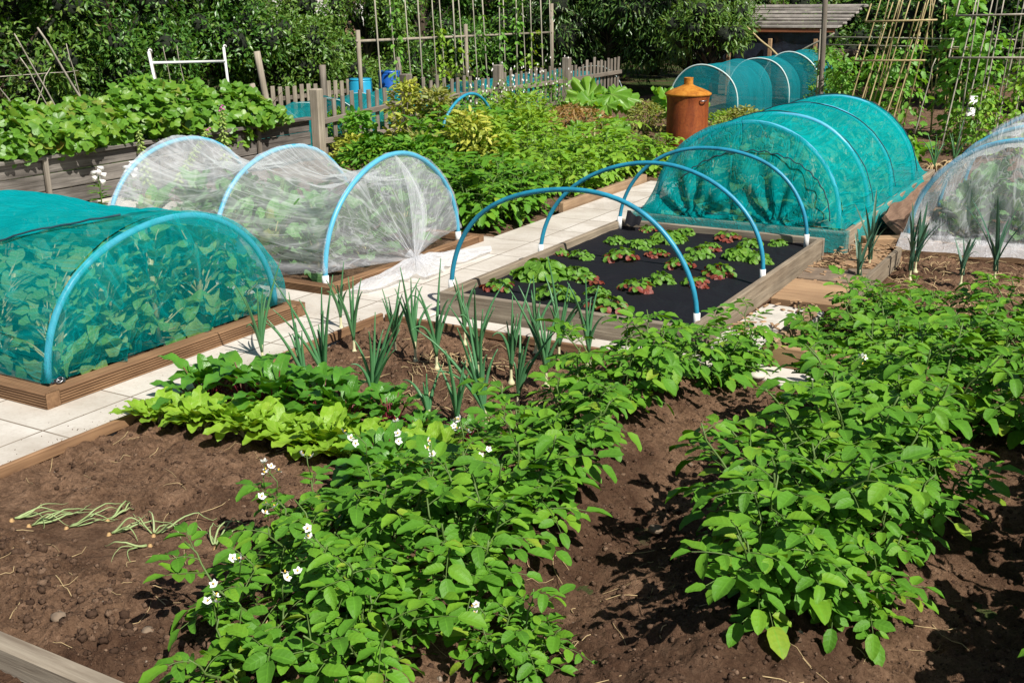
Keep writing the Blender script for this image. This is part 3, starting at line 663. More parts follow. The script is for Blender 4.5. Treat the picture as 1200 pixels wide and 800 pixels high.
# end face: hangs from the last hoop to the timber, bellied by the crop
nv = 90; th = np.linspace(0, np.pi, nv); top = G[-1]
vs = np.linspace(0, 1, 26); E_ = []
for v in vs:
    yy = top[:, 1]; z = top[:, 2] * (1 - v) + .10 * v
    ht = top[:, 2] - .1
    gx = sum(A * np.exp(-((yy - y0) / (.018 + .22 * (1 - v))) ** 2) for y0, A in ((3.42, .055), (3.72, .03), (3.98, .06), (4.34, .055)))
    x = top[:, 0] + .09 * np.sin(np.pi * v ** .8) * np.clip(ht / .3, 0, 1) + .06 * v + gx * (.2 + v) + .014 * (fbm(yy * 9 + 3, np.full_like(yy, v * 3), 3, 4) - .5)
    E_.append(np.stack([x, yy, z], -1))
mb.grid(np.array(E_)); part('net', mb, 'net_teal', T)
# bunched folds on the end face
def fold_strip(pts, wd, mat, T, name='net_fold'):
    pts = np.array(pts, float); n = 24; t = np.linspace(0, 1, n); k = np.linspace(0, 1, len(pts))
    P = np.stack([np.interp(t, k, pts[:, i]) for i in range(3)], -1); mb = MB()
    u = np.linspace(-1, 1, 7); side = unit(np.cross(np.gradient(P, axis=0), np.array([1, .2, 0])))
    w_ = wd * (.35 + .9 * np.sin(np.pi * t * .8 + .4)) 
    G = P[:, None] + side[:, None] * (u[None, :, None] * w_[:, None, None]) + np.array([.014, 0, 0]) * (np.cos(u * 9) * .8 + .8)[None, :, None] + np.array([.008, 0, .0])
    mb.grid(G); part(name, mb, mat, T)
# the loose end of the net doubled over the back, edged by the seam
ths = np.linspace(0, np.pi, 90)
def gat(i, j):
    i0 = min(int(i), 148); j0 = min(int(j), 88); a = i - i0; b = j - j0
    return (G[i0][j0] * (1 - a) + G[i0 + 1][j0] * a) * (1 - b) + (G[i0][j0 + 1] * (1 - a) + G[i0 + 1][j0 + 1] * a) * b
F_ = []
for q in np.linspace(0, 1, 60):
    i = 2 + 140 * q; j0 = np.interp(i, [0, 100, 142], [14, 20, 40]); row = []
    for k in np.linspace(0, 1, 50):
        p = gat(i, j0 + (87 - j0) * k); c = np.array([p[0], c_y, .09]); d = unit((p - c)[None])[0]; row.append(p + d * (.012 + .008 * math.sin(i * .5 + k * 9)))
    F_.append(row)
mb = MB(); mb.grid(np.array(F_)); part('net_flap', mb, 'net_flap', T)
# dark seam over the top
mb = MB(); ss = np.linspace(0, 1, 40); gi = (149 - 75 * ss * 1.0).astype(int); 
P = np.array([gat(60 + 82 * t, np.interp(60 + 82 * t, [0, 100, 142], [14, 20, 40])) + np.array([.0, -.012, .022 + .003 * math.sin(t * 90)]) for t in ss]); mb.tube(P, .0055, 6); part('seam', mb, 'cord', T)
# clip and spare wire at the corner
mb = MB()
for k in range(5):
    a0 = rng.random() * 6; th = np.linspace(0, 5, 14); c0 = np.array((-4.17, 3.06, .11)) + rng.normal(0, .012, 3)
    mb.tube(np.stack([c0[0] + .018 * np.cos(th + a0), c0[1] + .018 * np.sin(th + a0), c0[2] + .006 * np.sin(th * 2 + k)], -1), .004, 6)
part('clip', mb, 'steel', T)

# ---- white tunnel (left)
c_y = 5.95; HX = [-6.32, -5.30, -4.37]
T = thing('net_tunnel', 'white insect mesh tunnel knotted at its end beside the pale path', 'net tunnel', (-4.37, c_y, 0))
for x in HX:
    mb = MB(); p = arc_pts((x, c_y), 'X', .76, .70, 40, z0=.06); mb.tube(p, .0165, 12); part('hoop_pipe', mb, 'hoop_l', T)
    for e in (0, -1):
        mb = MB(); mb.tube(np.array([p[e] + (0, 0, -.04), p[e] + (0, 0, .05)]), .022, 10); part('sleeve', mb, 'sleeve', T)
mb = MB(); G = skin(-6.33, -4.365, 'X', HX, .775, .715, .20, .085, 120, 170, 11, z0=.06, lift=lambda S: .07 * np.abs(np.sin(S * 3.3)))
mb.grid(G)
K1 = np.array((-4.16, 5.86, .10)); top = G[-1]; E_ = []
nv = len(top); th = np.linspace(0, np.pi, nv)
for v in np.linspace(0, 1, 40):
    e = v ** 1.15
    P = top * (1 - e) + K1 * e
    wv = (v * (1 - v)) ** .8
    P[:, 0] += -.05 * np.sin(np.pi * v) + (.055 * np.sin(th * 17 + 1.3 * np.sin(th * 5)) + .05 * np.sin(th * 7 + 2)) * wv + .02 * (1 - abs(2 * v - 1))
    E_.append(P)
mb.grid(np.array(E_))
# far end drops down behind the last hoop
top = G[0]; E_ = []
for v in np.linspace(0, 1, 24):
    P = top.copy(); P[:, 2] = top[:, 2] * (1 - v) + .05 * v; P[:, 0] -= .10 * v + .05 * np.sin(th * 11) * v * (1 - v) * 3; E_.append(P)
mb.grid(np.array(E_)); part('net', mb, 'net_white', T)
# tall leaf-shaped fold, the knot, and the tail lying on the path
pts = []
mb = MB(); n = 30; t = np.linspace(0, 1, n); A0 = np.array((-4.35, 5.93, .76)); P = A0[None] * (1 - t)[:, None] + K1 * t[:, None]; P[:, 0] += .05 * np.sin(np.pi * t); P[:, 1] += .085 * np.sin(np.pi * t ** .8)
u = np.linspace(-1, 1, 13); wd = .012 + .075 * np.sin(np.pi * t ** 1.25) ** .9
mb.grid(P[:, None] + np.array([0, 1, 0]) * (u[None, :, None] * wd[:, None, None]) + np.array([1, 0, 0]) * (.03 * np.cos(u * 4.5)[None, :, None] * np.sin(np.pi * t)[:, None, None]) + np.array([.012, 0, 0]))
part('net_fold', mb, 'net_white', T)
mb = MB(); n = 46; m = 18; ang = np.linspace(-1.95, 2.05, n); rad = np.linspace(.0, 1, m)
Rm = .16 + .22 * fbm(ang * 2.2 + 9, ang * 0, 3, 2) + .30 * np.exp(-((ang - 1.3) / .45) ** 2) + .24 * np.exp(-((ang + 1.5) / .4) ** 2)
G2 = np.zeros((m, n, 3))
for i, r in enumerate(rad):
    rr = Rm * r
    G2[i, :, 0] = K1[0] + rr * np.cos(ang) * .85; G2[i, :, 1] = K1[1] + rr * np.sin(ang) * 1.35
    G2[i, :, 2] = .03 + (.075 * (1 - r) ** 2.2) + .045 * np.abs(np.sin(ang * 9 + 2 * r)) * (1 - r * .6) * min(1, r * 4) + .014 * (fbm(ang * 6, ang * 0 + r * 6, 3, 7))
mb.grid(G2); part('net_tail', mb, 'net_tail', T)
mb = MB(); mb.tube(np.array([K1 + (-.05, -.01, .035), K1, K1 + (.05, .0, -.03)]), [.035, .016, .04], 12); part('knot', mb, 'net_tail', T)

# ---- big teal tunnel
c_x = -2.645; HY = [8.0, 8.72, 9.52, 10.45]
T = thing('net_tunnel', 'big teal net tunnel over a brassica bed behind the strawberries', 'net tunnel', (c_x, 8.0, 0))
for y in HY:
    mb = MB(); p = arc_pts((c_x, y), 'Y', .71 if y < 8.3 else .75, .72, 40, z0=.13); mb.tube(p, .0165, 12); part('hoop_pipe', mb, 'hoop_l', T)
mb = MB(); G = skin(8.0, 10.47, 'Y', HY, .735, .735, .035, .03, 90, 140, 21, z0=.12)
G[:, :, 0] = c_x + (G[:, :, 0] - c_x) * (1 + .05 * np.clip((G[:, :, 1] - 8.0) / .5, 0, 1)); mb.grid(G)
# skirts over the side boards
for e, sg in ((0, 1), (-1, -1)):
    edge_ = G[:, e]; S_ = []
    for v in np.linspace(0, 1, 8):
        P = edge_.copy(); P[:, 0] = edge_[:, 0] * (1 - min(1, v * 1.6)) + (c_x + sg * (.865 + .015 * np.sin(edge_[:, 1] * 13))) * min(1, v * 1.6); P[:, 2] = .185 - .17 * max(0, v - .35) / .65 if v > .35 else edge_[:, 2] * (1 - v / .35) + .185 * v / .35
        S_.append(P)
    mb.grid(np.array(S_))
def end_sheet(mb, top, y_out, zb, gathers, sgn=-1, bulge=.05, amp=.03, seed=1, nvv=30):
    E_ = []; x = top[:, 0]
    for v in np.linspace(0, 1, nvv):
        P = top.copy(); ht = np.clip((top[:, 2] - zb) / .3, 0, 1)
        z = top[:, 2] * (1 - v) + zb * v
        d = sgn * (bulge * np.sin(np.pi * v) * ht + (abs(y_out - top[0, 1])) * v ** 1.3)
        for gx, ga, k in gathers:
            angv = np.arctan2(x - gx, (z - zb) + .03)
            rad = np.hypot(x - gx, z - zb)
            d = d + sgn * ga * np.sin(angv * k + gx * 9) * np.exp(-(rad / .42) ** 2) * np.clip(rad / .06, 0, 1)
        d = d + amp * (fbm(x * 6 + seed, z * 6, 3, seed) - .5)
        P[:, 1] = top[:, 1] + d; P[:, 2] = z; E_.append(P)
    mb.grid(np.array(E_))
end_sheet(mb, G[0], 7.74, .175, [(-2.30, .04, 13), (-2.95, .036, 11), (-2.62, .02, 8)], seed=3)
end_sheet(mb, G[-1], 10.9, .15, [(-2.6, .02, 9)], sgn=1, seed=5)
# front skirt over the front board
xs_ = np.linspace(-3.47, -1.78, 60); S_ = []
for v in np.linspace(0, 1, 7): S_.append(np.stack([xs_, 7.72 - .012 - .02 * v + .006 * np.sin(xs_ * 23) * v, .178 - .165 * v * np.where(xs_ > -1.98, 1., .75)], -1))
mb.grid(np.array(S_)); part('net', mb, 'net_big', T)
for (y0, k) in ((8.72, 0), (9.52, 1), (10.45, 2)):
    i = int((y0 - 8.0) / 2.47 * 139); mb = MB(); P = G[min(i + 2, 138)][3:87] + np.array([0, -.02, .008]); mb.tube(P, .004, 5); part('seam', mb, 'cord', T)
mb = MB(); th = np.linspace(.12, 2.6, 60); P = np.stack([c_x + .10 + .62 * np.cos(th), 7.93 - .20 * (1 - np.sin(th)) - .03 + 0 * th, .16 + .50 * np.sin(th) ** .9 + .008 * np.sin(th * 40)], -1); mb.tube(P, .0045, 5); part('seam', mb, 'cord', T)
mb = MB(); xx = np.linspace(-3.42, -2.0, 30); mb.tube(np.stack([xx, 7.76 + 0 * xx, .20 + .16 * (xx + 3.42) / 1.4 * 0 + .004 * np.sin(xx * 30)], -1), .004, 5); part('bottom_cord', mb, 'cord', T)

# ---- white tunnel (right)
c_x = -.73; HY = [8.2, 9.4, 10.6]
T = thing('net_tunnel', 'white insect mesh tunnel at the right edge behind the leeks', 'net tunnel', (c_x, 8.2, 0))
for y in HY:
    mb = MB(); p = arc_pts((c_x, y), 'Y', .75, .74, 40, z0=.05); mb.tube(p, .0165, 12); part('hoop_pipe', mb, 'hoop_l', T)
mb = MB(); G = skin(8.18, 10.62, 'Y', HY, .765, .755, .10, .06, 80, 110, 31, z0=.05); mb.grid(G)
end_sheet(mb, G[0], 8.0, .07, [(-.95, .035, 12), (-.5, .03, 9), (-1.25, .02, 9)], seed=9, amp=.05)
part('net', mb, 'net_white', T)
mb = MB(); n = 50; xx = np.linspace(-1.5, .1, n); S_ = []
for v in np.linspace(0, 1, 9): S_.append(np.stack([xx, 8.03 - .17 * v + .02 * np.sin(xx * 15), .12 - .05 * v + .03 * fbm(xx * 9, xx * 0 + v * 3, 3, 3) - .03 * v], -1))
mb.grid(np.array(S_)); part('net_tail', mb, 'net_tail', T)

# ---- small teal pop-up tents far behind
def tent(y0, y1, x, a, h, label, hy=None):
    T = thing('net_tent', label, 'net tunnel', (x, y0, 0), group='teal net tents behind the incinerator')
    for y in (y0,):
        mb = MB(); mb.tube(arc_pts((x, y), 'Y', a, h, 26, z0=.0, leg=.25), .011, 8); part('hoop_pipe', mb, 'hoop_w', T)
    mb = MB(); g = np.array([arc_pts((x, y), 'Y', a * 1.01, h * 1.01, 26, z0=.0, leg=.25) for y in np.linspace(y0, y1, 20)])
    mid = np.sin(np.linspace(0, np.pi, 20))[:, None]; g[..., 2] *= 1 - .03 * mid; mb.grid(g)
    top = g[0]; mb.grid(np.array([np.stack([top[:, 0], top[:, 1] - .03 * math.sin(3.1 * v), top[:, 2] * (1 - v)], -1) for v in np.linspace(0, 1, 12)]))
    part('net', mb, 'net_tent', T); return T
tent(15.6, 17.2, -5.85, .52, .78, 'teal net tent directly behind the rusty incinerator')
tent(17.4, 19.0, -5.62, .50, .80, 'middle teal net tent half hidden under the dark tree')
tent(18.0, 18.9, -5.30, .50, .86, 'farthest teal net tent next to the shed')

# ---- hoop standing in the middle plot
T = thing('hoop', 'lone blue pipe hoop rising from the leaves by the picket fence', 'hoop', (-6.5, 10.25, 0))
mb = MB(); mb.tube(arc_pts((-6.5, 10.24), 'X', .56, .75, 40, z0=.0, leg=.2), .0165, 10); part('pipe', mb, 'hoop', T)
#@@PART2
# ------------------------------------------------------------------ potato plants
def frame_from(az, el):
    return np.array([math.cos(az) * math.cos(el), math.sin(az) * math.cos(el), math.sin(el)])
def potato_meshes(seed, H=.42, nstem=6, spread=.6, hi=True, leafmat='potato', ls=1.0, flowers=0, nleaf=9):
    global rng
    old = rng; rng = np.random.default_rng(seed); g = rng
    st = MB(); lf = MB(); P, D, N, L, W = [], [], [], [], []
    fl = []
    for k in range(nstem):
        az = k / nstem * 6.283 + g.uniform(-.4, .4); lean = g.uniform(.15, spread)
        h = H * g.uniform(.7, 1.1); n = 8; t = np.linspace(0, 1, n)
        r = .03 + h * lean * (t ** 1.1); z = h * t * (1 - .12 * lean * t)
        wig = g.normal(0, .008, (n, 2)); pts = np.stack([r * math.cos(az) + wig[:, 0], r * math.sin(az) + wig[:, 1], z - .02], -1)
        st.tube(pts, np.linspace(.0055, .0028, n), 6)
        for j in range(nleaf):
            tt = .16 + .84 * (j + g.random() * .5) / nleaf; i = tt * (n - 1); i0 = min(int(i), n - 2); p = pts[i0] + (pts[i0 + 1] - pts[i0]) * (i - i0)
            a = az + j * 2.4 + g.uniform(-.3, .3)
            if g.random() < .45: a = az + g.uniform(-1.1, 1.1)
            top = j >= nleaf - 2
            el = g.uniform(.05, .5) + (.3 if top else 0)
            rl = g.uniform(.11, .185) * ls * (.7 if top else 1)
            m = 6; q = np.linspace(0, 1, m); droop = g.uniform(.25, .85)
            d0 = frame_from(a, el); out = np.array([math.cos(a), math.sin(a), 0])
            rach = p + d0 * (rl * q)[:, None] + np.array([0, 0, -1]) * (rl * droop * .55 * q ** 2)[:, None]
            st.tube(rach, np.linspace(.0024, .0013, m), 4, cap=False)
            side = np.array([-math.sin(a), math.cos(a), 0])
            for (qq, sz) in ((1., 1.0), (.74, .88), (.46, .74), (.2, .5)):
                i = qq * (m - 1); i0 = min(int(i), m - 2); pp = rach[i0] + (rach[i0 + 1] - rach[i0]) * (i - i0)
                tg = unit((rach[i0 + 1] - rach[i0])[None])[0]; up = unit(np.cross(side, tg)[None])[0]; up = up if up[2] > 0 else -up
                for sg in ((0,) if qq == 1. else (-1, 1)):
                    if g.random() < .06: continue
                    d = tg * (1 if sg == 0 else .45) + side * sg * .9 + g.normal(0, .16, 3) + np.array([0, 0, .04])
                    P.append(pp + side * sg * .006); D.append(d); N.append(up + g.normal(0, .30, 3) + out * .25 + np.array([0, 0, .6])); l = .084 * sz * ls * g.uniform(.68, 1.2); L.append(l); W.append(l * g.uniform(.64, .78))
        if k < flowers:
            # a truss of star flowers above the top leaves
            tip = pts[-1] + np.array([0, 0, .02]); sp = np.stack([tip, tip + g.normal(0, .008, 3) + (0, 0, .05), tip + np.array([g.normal(0, .02), g.normal(0, .02), .085])]); st.tube(sp, .0022, 5)
            for q in range(g.integers(2, 5)):
                c = sp[-1] + g.normal(0, .018, 3); st.tube(np.stack([sp[-1] - (0, 0, .02), c - (0, 0, .004)]), .0013, 4, cap=False); fl.append((c, g.uniform(0, 6.28), g.uniform(.2, 1.2)))
    P, D, N, L, W = map(np.array, (P, D, N, L, W))
    K = len(P)
    leaves(lf, P, D, N, L, W, 5 if hi else 3, 4 if hi else 2, 'ovate', g.uniform(.15, .85, K), g.uniform(.15, .5, K), .05 if hi else 0, 1.5)
    res = [('stems', st.mesh('stems', M['stem'])), ('foliage', lf.mesh('foliage', M[leafmat]))]
    for (c, a, e) in fl:
        f = MB(); ax = frame_from(a, e); s1 = unit(np.cross(ax, [0, 0, 1.])[None])[0]; s2 = np.cross(ax, s1); n = 20
        th = np.linspace(0, 2 * np.pi, n, endpoint=False); rr = .0135 * (1 + .2 * np.cos(5 * th))
        G = np.array([[c + (s1 * math.cos(x) + s2 * math.sin(x)) * r * k + ax * (.004 * (1 - k) * -1 + .0025 * math.cos(5 * x) * k) for x, r in zip(th, rr)] for k in (.05, .55, 1.)])
        f.grid(G, closed_v=True); res.append(('flower', f.mesh('flower', M['petal'])))
        y = MB(); y.tube(np.stack([c, c + ax * .008]), [.0035, .0015], 6); res.append(('anther', y.mesh('anther', M['pollen'])))
    rng = old
    return res
def place_meshes(name, label, cat, meshes, loc, rz, s, group):
    T = thing(name, label, cat, loc, rz, group); T.scale = (s, s, s); last = None
    for n, me in meshes:
        o = obj(n, me, last if n == 'anther' else T)
        if n != 'anther': last = o
    return T
PV = [potato_meshes(100 + k, .37 + .03 * (k % 3), 6, .72, True, nleaf=8, ls=1.06) for k in range(5)]
PF = [potato_meshes(200 + k, .36, 5, .75, True, flowers=n_, nleaf=8, ls=1.06) for k, n_ in enumerate((2, 1, 3))]
PS = [potato_meshes(300 + k, .29, 4, .95, True, flowers=2, nleaf=6, ls=1.1) for k in range(2)]
def potato(x, y, s, v, label, group, z=None, kind=None):
    src = {'v': PV, 'f': PF, 's': PS}[v[0]][int(v[1])]
    return place_meshes('potato_plant', label, 'potato plant', src, (x, y, sh(x, y) - .01 if z is None else z), random.uniform(0, 6.28), s, group)
G1 = 'potato plants of the row beside the onions'
row1 = [(-1.72, 4.72, .85, 'v0', 'farthest potato plant of the onion side row, leaning over the strawberry bed corner'),
        (-1.62, 4.98, .78, 'v4', 'loose potato plant hanging over the pale slabs next to the strawberry bed corner'),
        (-1.80, 4.34, .85, 'v1', 'tall bright potato plant just in front of the strawberry bed corner'),
        (-1.82, 3.96, .85, 'v2', 'potato plant beside the rightmost onions'),
        (-1.82, 3.58, .85, 'v3', 'bushy potato plant right of the beet row end, at the furrow edge'),
        (-1.76, 3.20, .88, 'v4', 'potato plant above the furrow curve with no flowers'),
        (-1.86, 2.74, .72, 'f0', 'flowering potato plant behind the red stemmed beet'),
        (-1.66, 2.83, .95, 'f1', 'potato plant with one white truss right beside the lower furrow'),
        (-1.92, 2.52, .85, 'f2', 'potato plant with three white trusses near the lower edge'),
        (-2.12, 2.36, .9, 's0', 'thin spreading potato plant with white flowers in the lower left soil'),
        (-1.60, 2.42, .9, 'v1', 'potato plant cut by the lower edge left of the furrow'),
        (-1.80, 2.16, .75, 'v3', 'low potato plant at the lower edge among the flowering ones'),
        (-2.26, 2.60, .85, 's1', 'small sprawling potato plant nearest the wilted onions'),
        (-2.04, 2.02, .85, 's1', 'loose potato plant in the lower left corner of the flowering group'),
        (-1.62, 2.02, .85, 'v0', 'potato plant half below the lower edge'),
        (-1.86, 1.80, .85, 's0', 'potato plant mostly below the lower edge of the picture'),
        (-1.34, 2.30, .66, 'f1', 'small flowering potato plant at the foot of the furrow')]
for x, y, s, v, l in row1: potato(x, y, s, v, l, G1)
G2 = 'potato plants of the right hand row'
row2 = [(-.74, 2.72, .92, 'v3', 'nearest potato plant of the right hand row, its leaves reaching the lower edge'),
        (-.84, 3.00, 1.0, 'v2', 'broad potato plant right behind the nearest one of the right hand row'),
        (-.56, 2.92, .72, 'v1', 'low potato plant on the shaded side of the nearest ones'),
        (-.54, 3.78, .85, 'v0', 'spreading potato plant reaching over the shaded soil at the right'),
        (-.62, 3.34, .9, 'v4', 'potato plant on the shaded side of the right hand row'),
        (-.86, 3.26, .95, 'v0', 'second potato plant from the near end of the right hand row'),
        (-.78, 3.58, 1.0, 'v1', 'third potato plant from the near end of the right hand row'),
        (-.92, 3.88, .9, 'f1', 'potato plant of the right hand row with a white flower over the furrow'),
        (-.74, 4.05, 1.05, 'v3', 'fifth potato plant from the near end of the right hand row'),
        (-.98, 4.36, .86, 'v4', 'potato plant closest to the white broken stones'),
        (-.68, 4.46, 1.05, 'v2', 'wide potato plant behind the middle of the right hand row'),
        (-.40, 4.75, 1.0, 'v0', 'potato plant at the right edge above the shaded soil'),
        (-.86, 4.85, 1.0, 'v1', 'potato plant directly right of the timber edging end'),
        (-1.32, 5.35, .72, 'v3', 'low potato plant just behind the timber edging'),
        (-1.02, 5.42, .85, 'v2', 'potato plant behind the right end of the timber edging'),
        (-.60, 5.28, 1.0, 'v4', 'potato plant amid the leaves between right edge and timber edging'),
        (-1.25, 5.82, .75, 'v1', 'low potato plant beside the tan path slab'),
        (-.88, 5.92, .9, 'v0', 'potato plant at the back of the leafy bed'),
        (-.30, 5.45, 1.05, 'v3', 'tall potato plant at the right edge behind the others'),
        (-.50, 6.00, 1.0, 'v2', 'potato plant in front of the right hand leeks'),
        (-1.22, 6.30, .62, 'v4', 'single small potato plant by the grey path board'),
        (-.20, 6.3, .95, 'v1', 'rearmost potato plant at the right edge in front of the white mesh tunnel')]
for x, y, s, v, l in row2: potato(x, y, s, v, l, G2)
# unseen next row, added and enlarged so its shade fills the right hand furrow
for k, y in enumerate((2.45, 2.85, 3.25, 3.7, 4.2)):
    potato((.42, .44, .38, .34, .28)[k], y, 1.5, 'v%d' % (k % 5), ['nearest', 'second', 'third', 'fourth', 'farthest'][k] + ' potato plant of the unseen row added at the right to shade the furrow', 'potato plants of the added outer row')

# ------------------------------------------------------------------ generic leafy rosettes
def rosette(seed, n, L, W, shape, mat, stem=None, el0=(.5, 1.3), curl=(.5, 1.1), wave=.1, fold=(.1, .3), base=.02, nl=6, nw=4, pet=0., wfreq=3, hz=0., pr=.004):
    global rng
    old = rng; rng = np.random.default_rng(seed); g = rng; out = []
    k = np.arange(n); az = k * 2.4 + g.uniform(-.3, .3, n); f = (k + .5) / n
    el = el0[1] * (1 - f) + el0[0] * f + g.uniform(-.15, .15, n); l = L * g.uniform(.7, 1.1, n) * (.6 + .4 * f ** .7); hh = hz * (1 - f) * g.uniform(.6, 1.2, n)
    D = np.stack([np.cos(az) * np.cos(el), np.sin(az) * np.cos(el), np.sin(el)], -1)
    N = np.stack([-np.cos(az) * np.sin(el), -np.sin(az) * np.sin(el), np.cos(el)], -1) + g.normal(0, .15, (n, 3))
    P = np.stack([np.cos(az) * base, np.sin(az) * base, hh], -1)
    Pl = P + D * (l * pet)[:, None]; lb = MB()
    leaves(lb, Pl, D, N, l, l * W / L * g.uniform(.85, 1.15, n), nl, nw, shape, g.uniform(*curl, n), g.uniform(*fold, n), wave, wfreq)
    if stem:
        sb = MB()
        for i in range(n): sb.tube(np.stack([P[i] - (0, 0, .01), Pl[i], Pl[i] + D[i] * l[i] * .25 - N[i] * .002]), [pr, pr * .8, pr * .5], 5, cap=False)
        if hz: sb.tube(np.array([[0, 0, 0], [0, 0, hz]]), .014, 7)
        out.append(('stems', sb.mesh('stems', M[stem])))
    out.append(('foliage', lb.mesh('foliage', M[mat]))); rng = old; return out
BT = [rosette(400 + k, 24, .175, .10, 'ovate', 'beet', 'beetstem', (.6, 1.4), (.7, 1.9), .075, (.1, .35), .02, 14, 6, .75, 2.6, pr=.004) for k in range(4)]
CH = [rosette(420 + k, 22, .145, .085, 'ovate', 'chard', 'palestem', (.6, 1.4), (.5, 1.5), .085, (.1, .3), .015, 14, 6, .25, 2.6, pr=.003) for k in range(4)]
names = iter(range(99))
bl = ['dark leaved beet nearest the pale path, overhanging it', 'dark beet second from the pale path', 'dark beet in front of the left onions', 'glossy dark beet below the tall onion clump', 'dark beet at the middle of the back beet row', 'dark beet in front of the first single onion', 'darker green beet just left of the pale onion bulbs', 'last dark beet of the back row before the potatoes']
for k, l in enumerate(bl):
    x = -3.60 + k * .185; y = 3.50 + .015 * k + (.03 if k % 2 else -.03) ; s = [1.15, 1.25, 1.2, 1.15, 1.05, .85, .62, .5][k]; y -= .06
    place_meshes('beet_plant', l, 'beet', BT[k % 4], (x, y, sh(x, y)), k * 1.3, s, 'beets of the back row')
cl = ['yellow green beet at the left end of the front row, beside the path edge', 'small pale beet next to the leftmost one', 'pale beet in front of the overhanging dark beet', 'pale beet third from the path corner with upright leaves', 'pale beet at the soil edge left of the row middle', 'pale beet at the middle of the front row', 'curly pale beet right of the row middle', 'pale beet in front of the dark glossy beet', 'pale beet where the front row widens', 'pale beet two plants left of the flowering potato', 'pale beet beside the flowering potato leaves', 'broad pale beet at the right end of the front row']
for k, l in enumerate(cl):
    x = -3.60 + k * .122; y = 3.12 + .012 * k + (.02 if k % 2 else -.02); s = (1.1, 1.05, 1.2, 1.2, 1.15, 1.3, 1.2, 1.35, 1.25, 1.3, 1.2, 1.3)[k]
    place_meshes('beet_plant', l, 'beet', CH[k % 4], (x, y, sh(x, y)), k * 1.9, s, 'pale beets of the front row')
for x, y, s, l in ((-2.62, 3.30, .95, 'pale beet behind the front row near the onion bulbs'), (-2.42, 3.34, .9, 'pale beet at the near edge of the onion bed'), (-2.85, 3.34, 1., 'pale beet squeezed between the two beet rows'), (-3.05, 3.30, .9, 'pale beet filling the gap below the dark row'), (-2.26, 3.26, .9, 'pale beet touching the potato row')):
    place_meshes('beet_plant', l, 'beet', CH[int(s * 100) % 4], (x, y, sh(x, y)), x * 9, s, 'pale beets of the front row')
for x, y, s, l, m in ((-2.20, 2.95, 1.25, 'big crumpled beet with dark red stems among the potato flowers', 1), (-2.36, 3.06, 1.0, 'green beet with reddish stems behind the white potato flowers', 2)):
    place_meshes('beet_plant', l, 'beet', BT[m], (x, y, sh(x, y)), x * 7, s, None)

# ------------------------------------------------------------------ onions
def onion(x, y, h, n, label, lean=(0, 0), group='standing onions', mat='onion', z=None, wd=.0118):
    g = rng; z0 = sh(x, y) if z is None else z
    T = thing('onion_plant' if mat == 'onion' else 'leek_plant', label, 'onion' if mat == 'onion' else 'leek', (x, y, z0), 0, group)
    b = MB(); b.lathe([(.002, -.02), (.016, -.008), (.019, .002), (.011, .014), (.007, .028), (.0065, .075), (.0075, .11)], n=12); part('bulb', b, 'bulb', T, world=False)
    lb = MB()
    for k in range(n):
        az = k * 2.4 + g.uniform(-.5, .5); L = h * g.uniform(.7, 1.1); m = 12; t = np.linspace(0, 1, m)
        out = g.uniform(.04, .42) * L; dr = g.uniform(0, .25) * (1 if g.random() < .6 else 2.3)
        r = out * t ** 1.4
        zz = .07 + (L - .07) * (t - dr * t ** 2.6)
        p = np.stack([r * math.cos(az) + lean[0] * t * L, r * math.sin(az) + lean[1] * t * L, zz], -1)
        if mat == 'onion': lb.tube(p, wd * .62 * np.clip(1.25 - t, .04, 1) * (1 + .25 * np.sin(t * 3)), 6)
        else:
            sd = np.array([-math.sin(az), math.cos(az), 0]); wv = wd * 1.7 * np.clip((1 - t) ** .5 * 1.1, .02, 1); u = np.array([-1, 0, 1.])
            nn = np.array([math.cos(az), math.sin(az), 0])
            lb.grid(p[:, None] + sd * (u[None, :, None] * wv[:, None, None]) + nn * (np.abs(u)[None, :, None] * wv[:, None, None] * -.5))
    part('leaves', lb, mat, T, world=False)
    return T
def pg(px, py, z=0.):       # where a sight line of the survey meets the ground
    d = M3 @ Vector((px - 600, -(py - 400), -1297.744)); t = (1.75 - z) / -d.z; return d.x * t, d.y * t
ON = [(308, 424, .36, 6, 'dark onion clump standing over the pale path edge, left of all others', (-.05, 0)),
      (383, 462, .40, 7, 'tall dark onion with the thickest leaves behind the beets', (-.1, 0)),
      (362, 470, .34, 5, 'arching onion left of the thickest one', (-.3, 0)),
      (415, 408, .30, 5, 'upright onion with straw around its foot near the path', (0, 0)),
      (400, 388, .26, 4, 'slim onion at the path edge behind the straw', (0, 0)),
      (437, 483, .36, 7, 'fountain shaped onion in front of the bare soil', (.12, 0)),
      (463, 412, .27, 6, 'short broad onion at the back left of the bed', (0, 0)),
      (487, 424, .33, 6, 'onion with drooping leaves near the back edging', (-.1, 0)),
      (512, 433, .37, 6, 'tall straight onion in the back of the bed', (0, 0)),
      (503, 502, .22, 4, 'small yellowing onion nearest the beet row', (-.1, 0)),
      (536, 510, .26, 4, 'bent onion beside the onion with the long bowed leaf', (.05, 0)),
      (569, 504, .40, 7, 'large onion with long bowed leaf at the front of the bed', (-.22, 0)),
      (561, 437, .36, 6, 'onion leaning left near the middle of the back', (-.12, 0)),
      (599, 446, .32, 6, 'grey green onion right of the leaning one', (.05, 0)),
      (607, 482, .28, 5, 'thin onion in front of the potato leaves', (.1, 0)),
      (640, 455, .33, 6, 'onion with splayed leaves before the potato row', (-.05, 0)),
      (655, 425, .35, 6, 'onion in front of the strawberry bed board', (.08, 0)),
      (690, 430, .33, 5, 'onion half hidden by the potato row', (-.1, 0)),
      (628, 412, .28, 5, 'rear onion by the strawberry bed board', (0, 0)),
      (545, 400, .30, 5, 'onion at the back edging in the bed centre', (-.05, 0))]
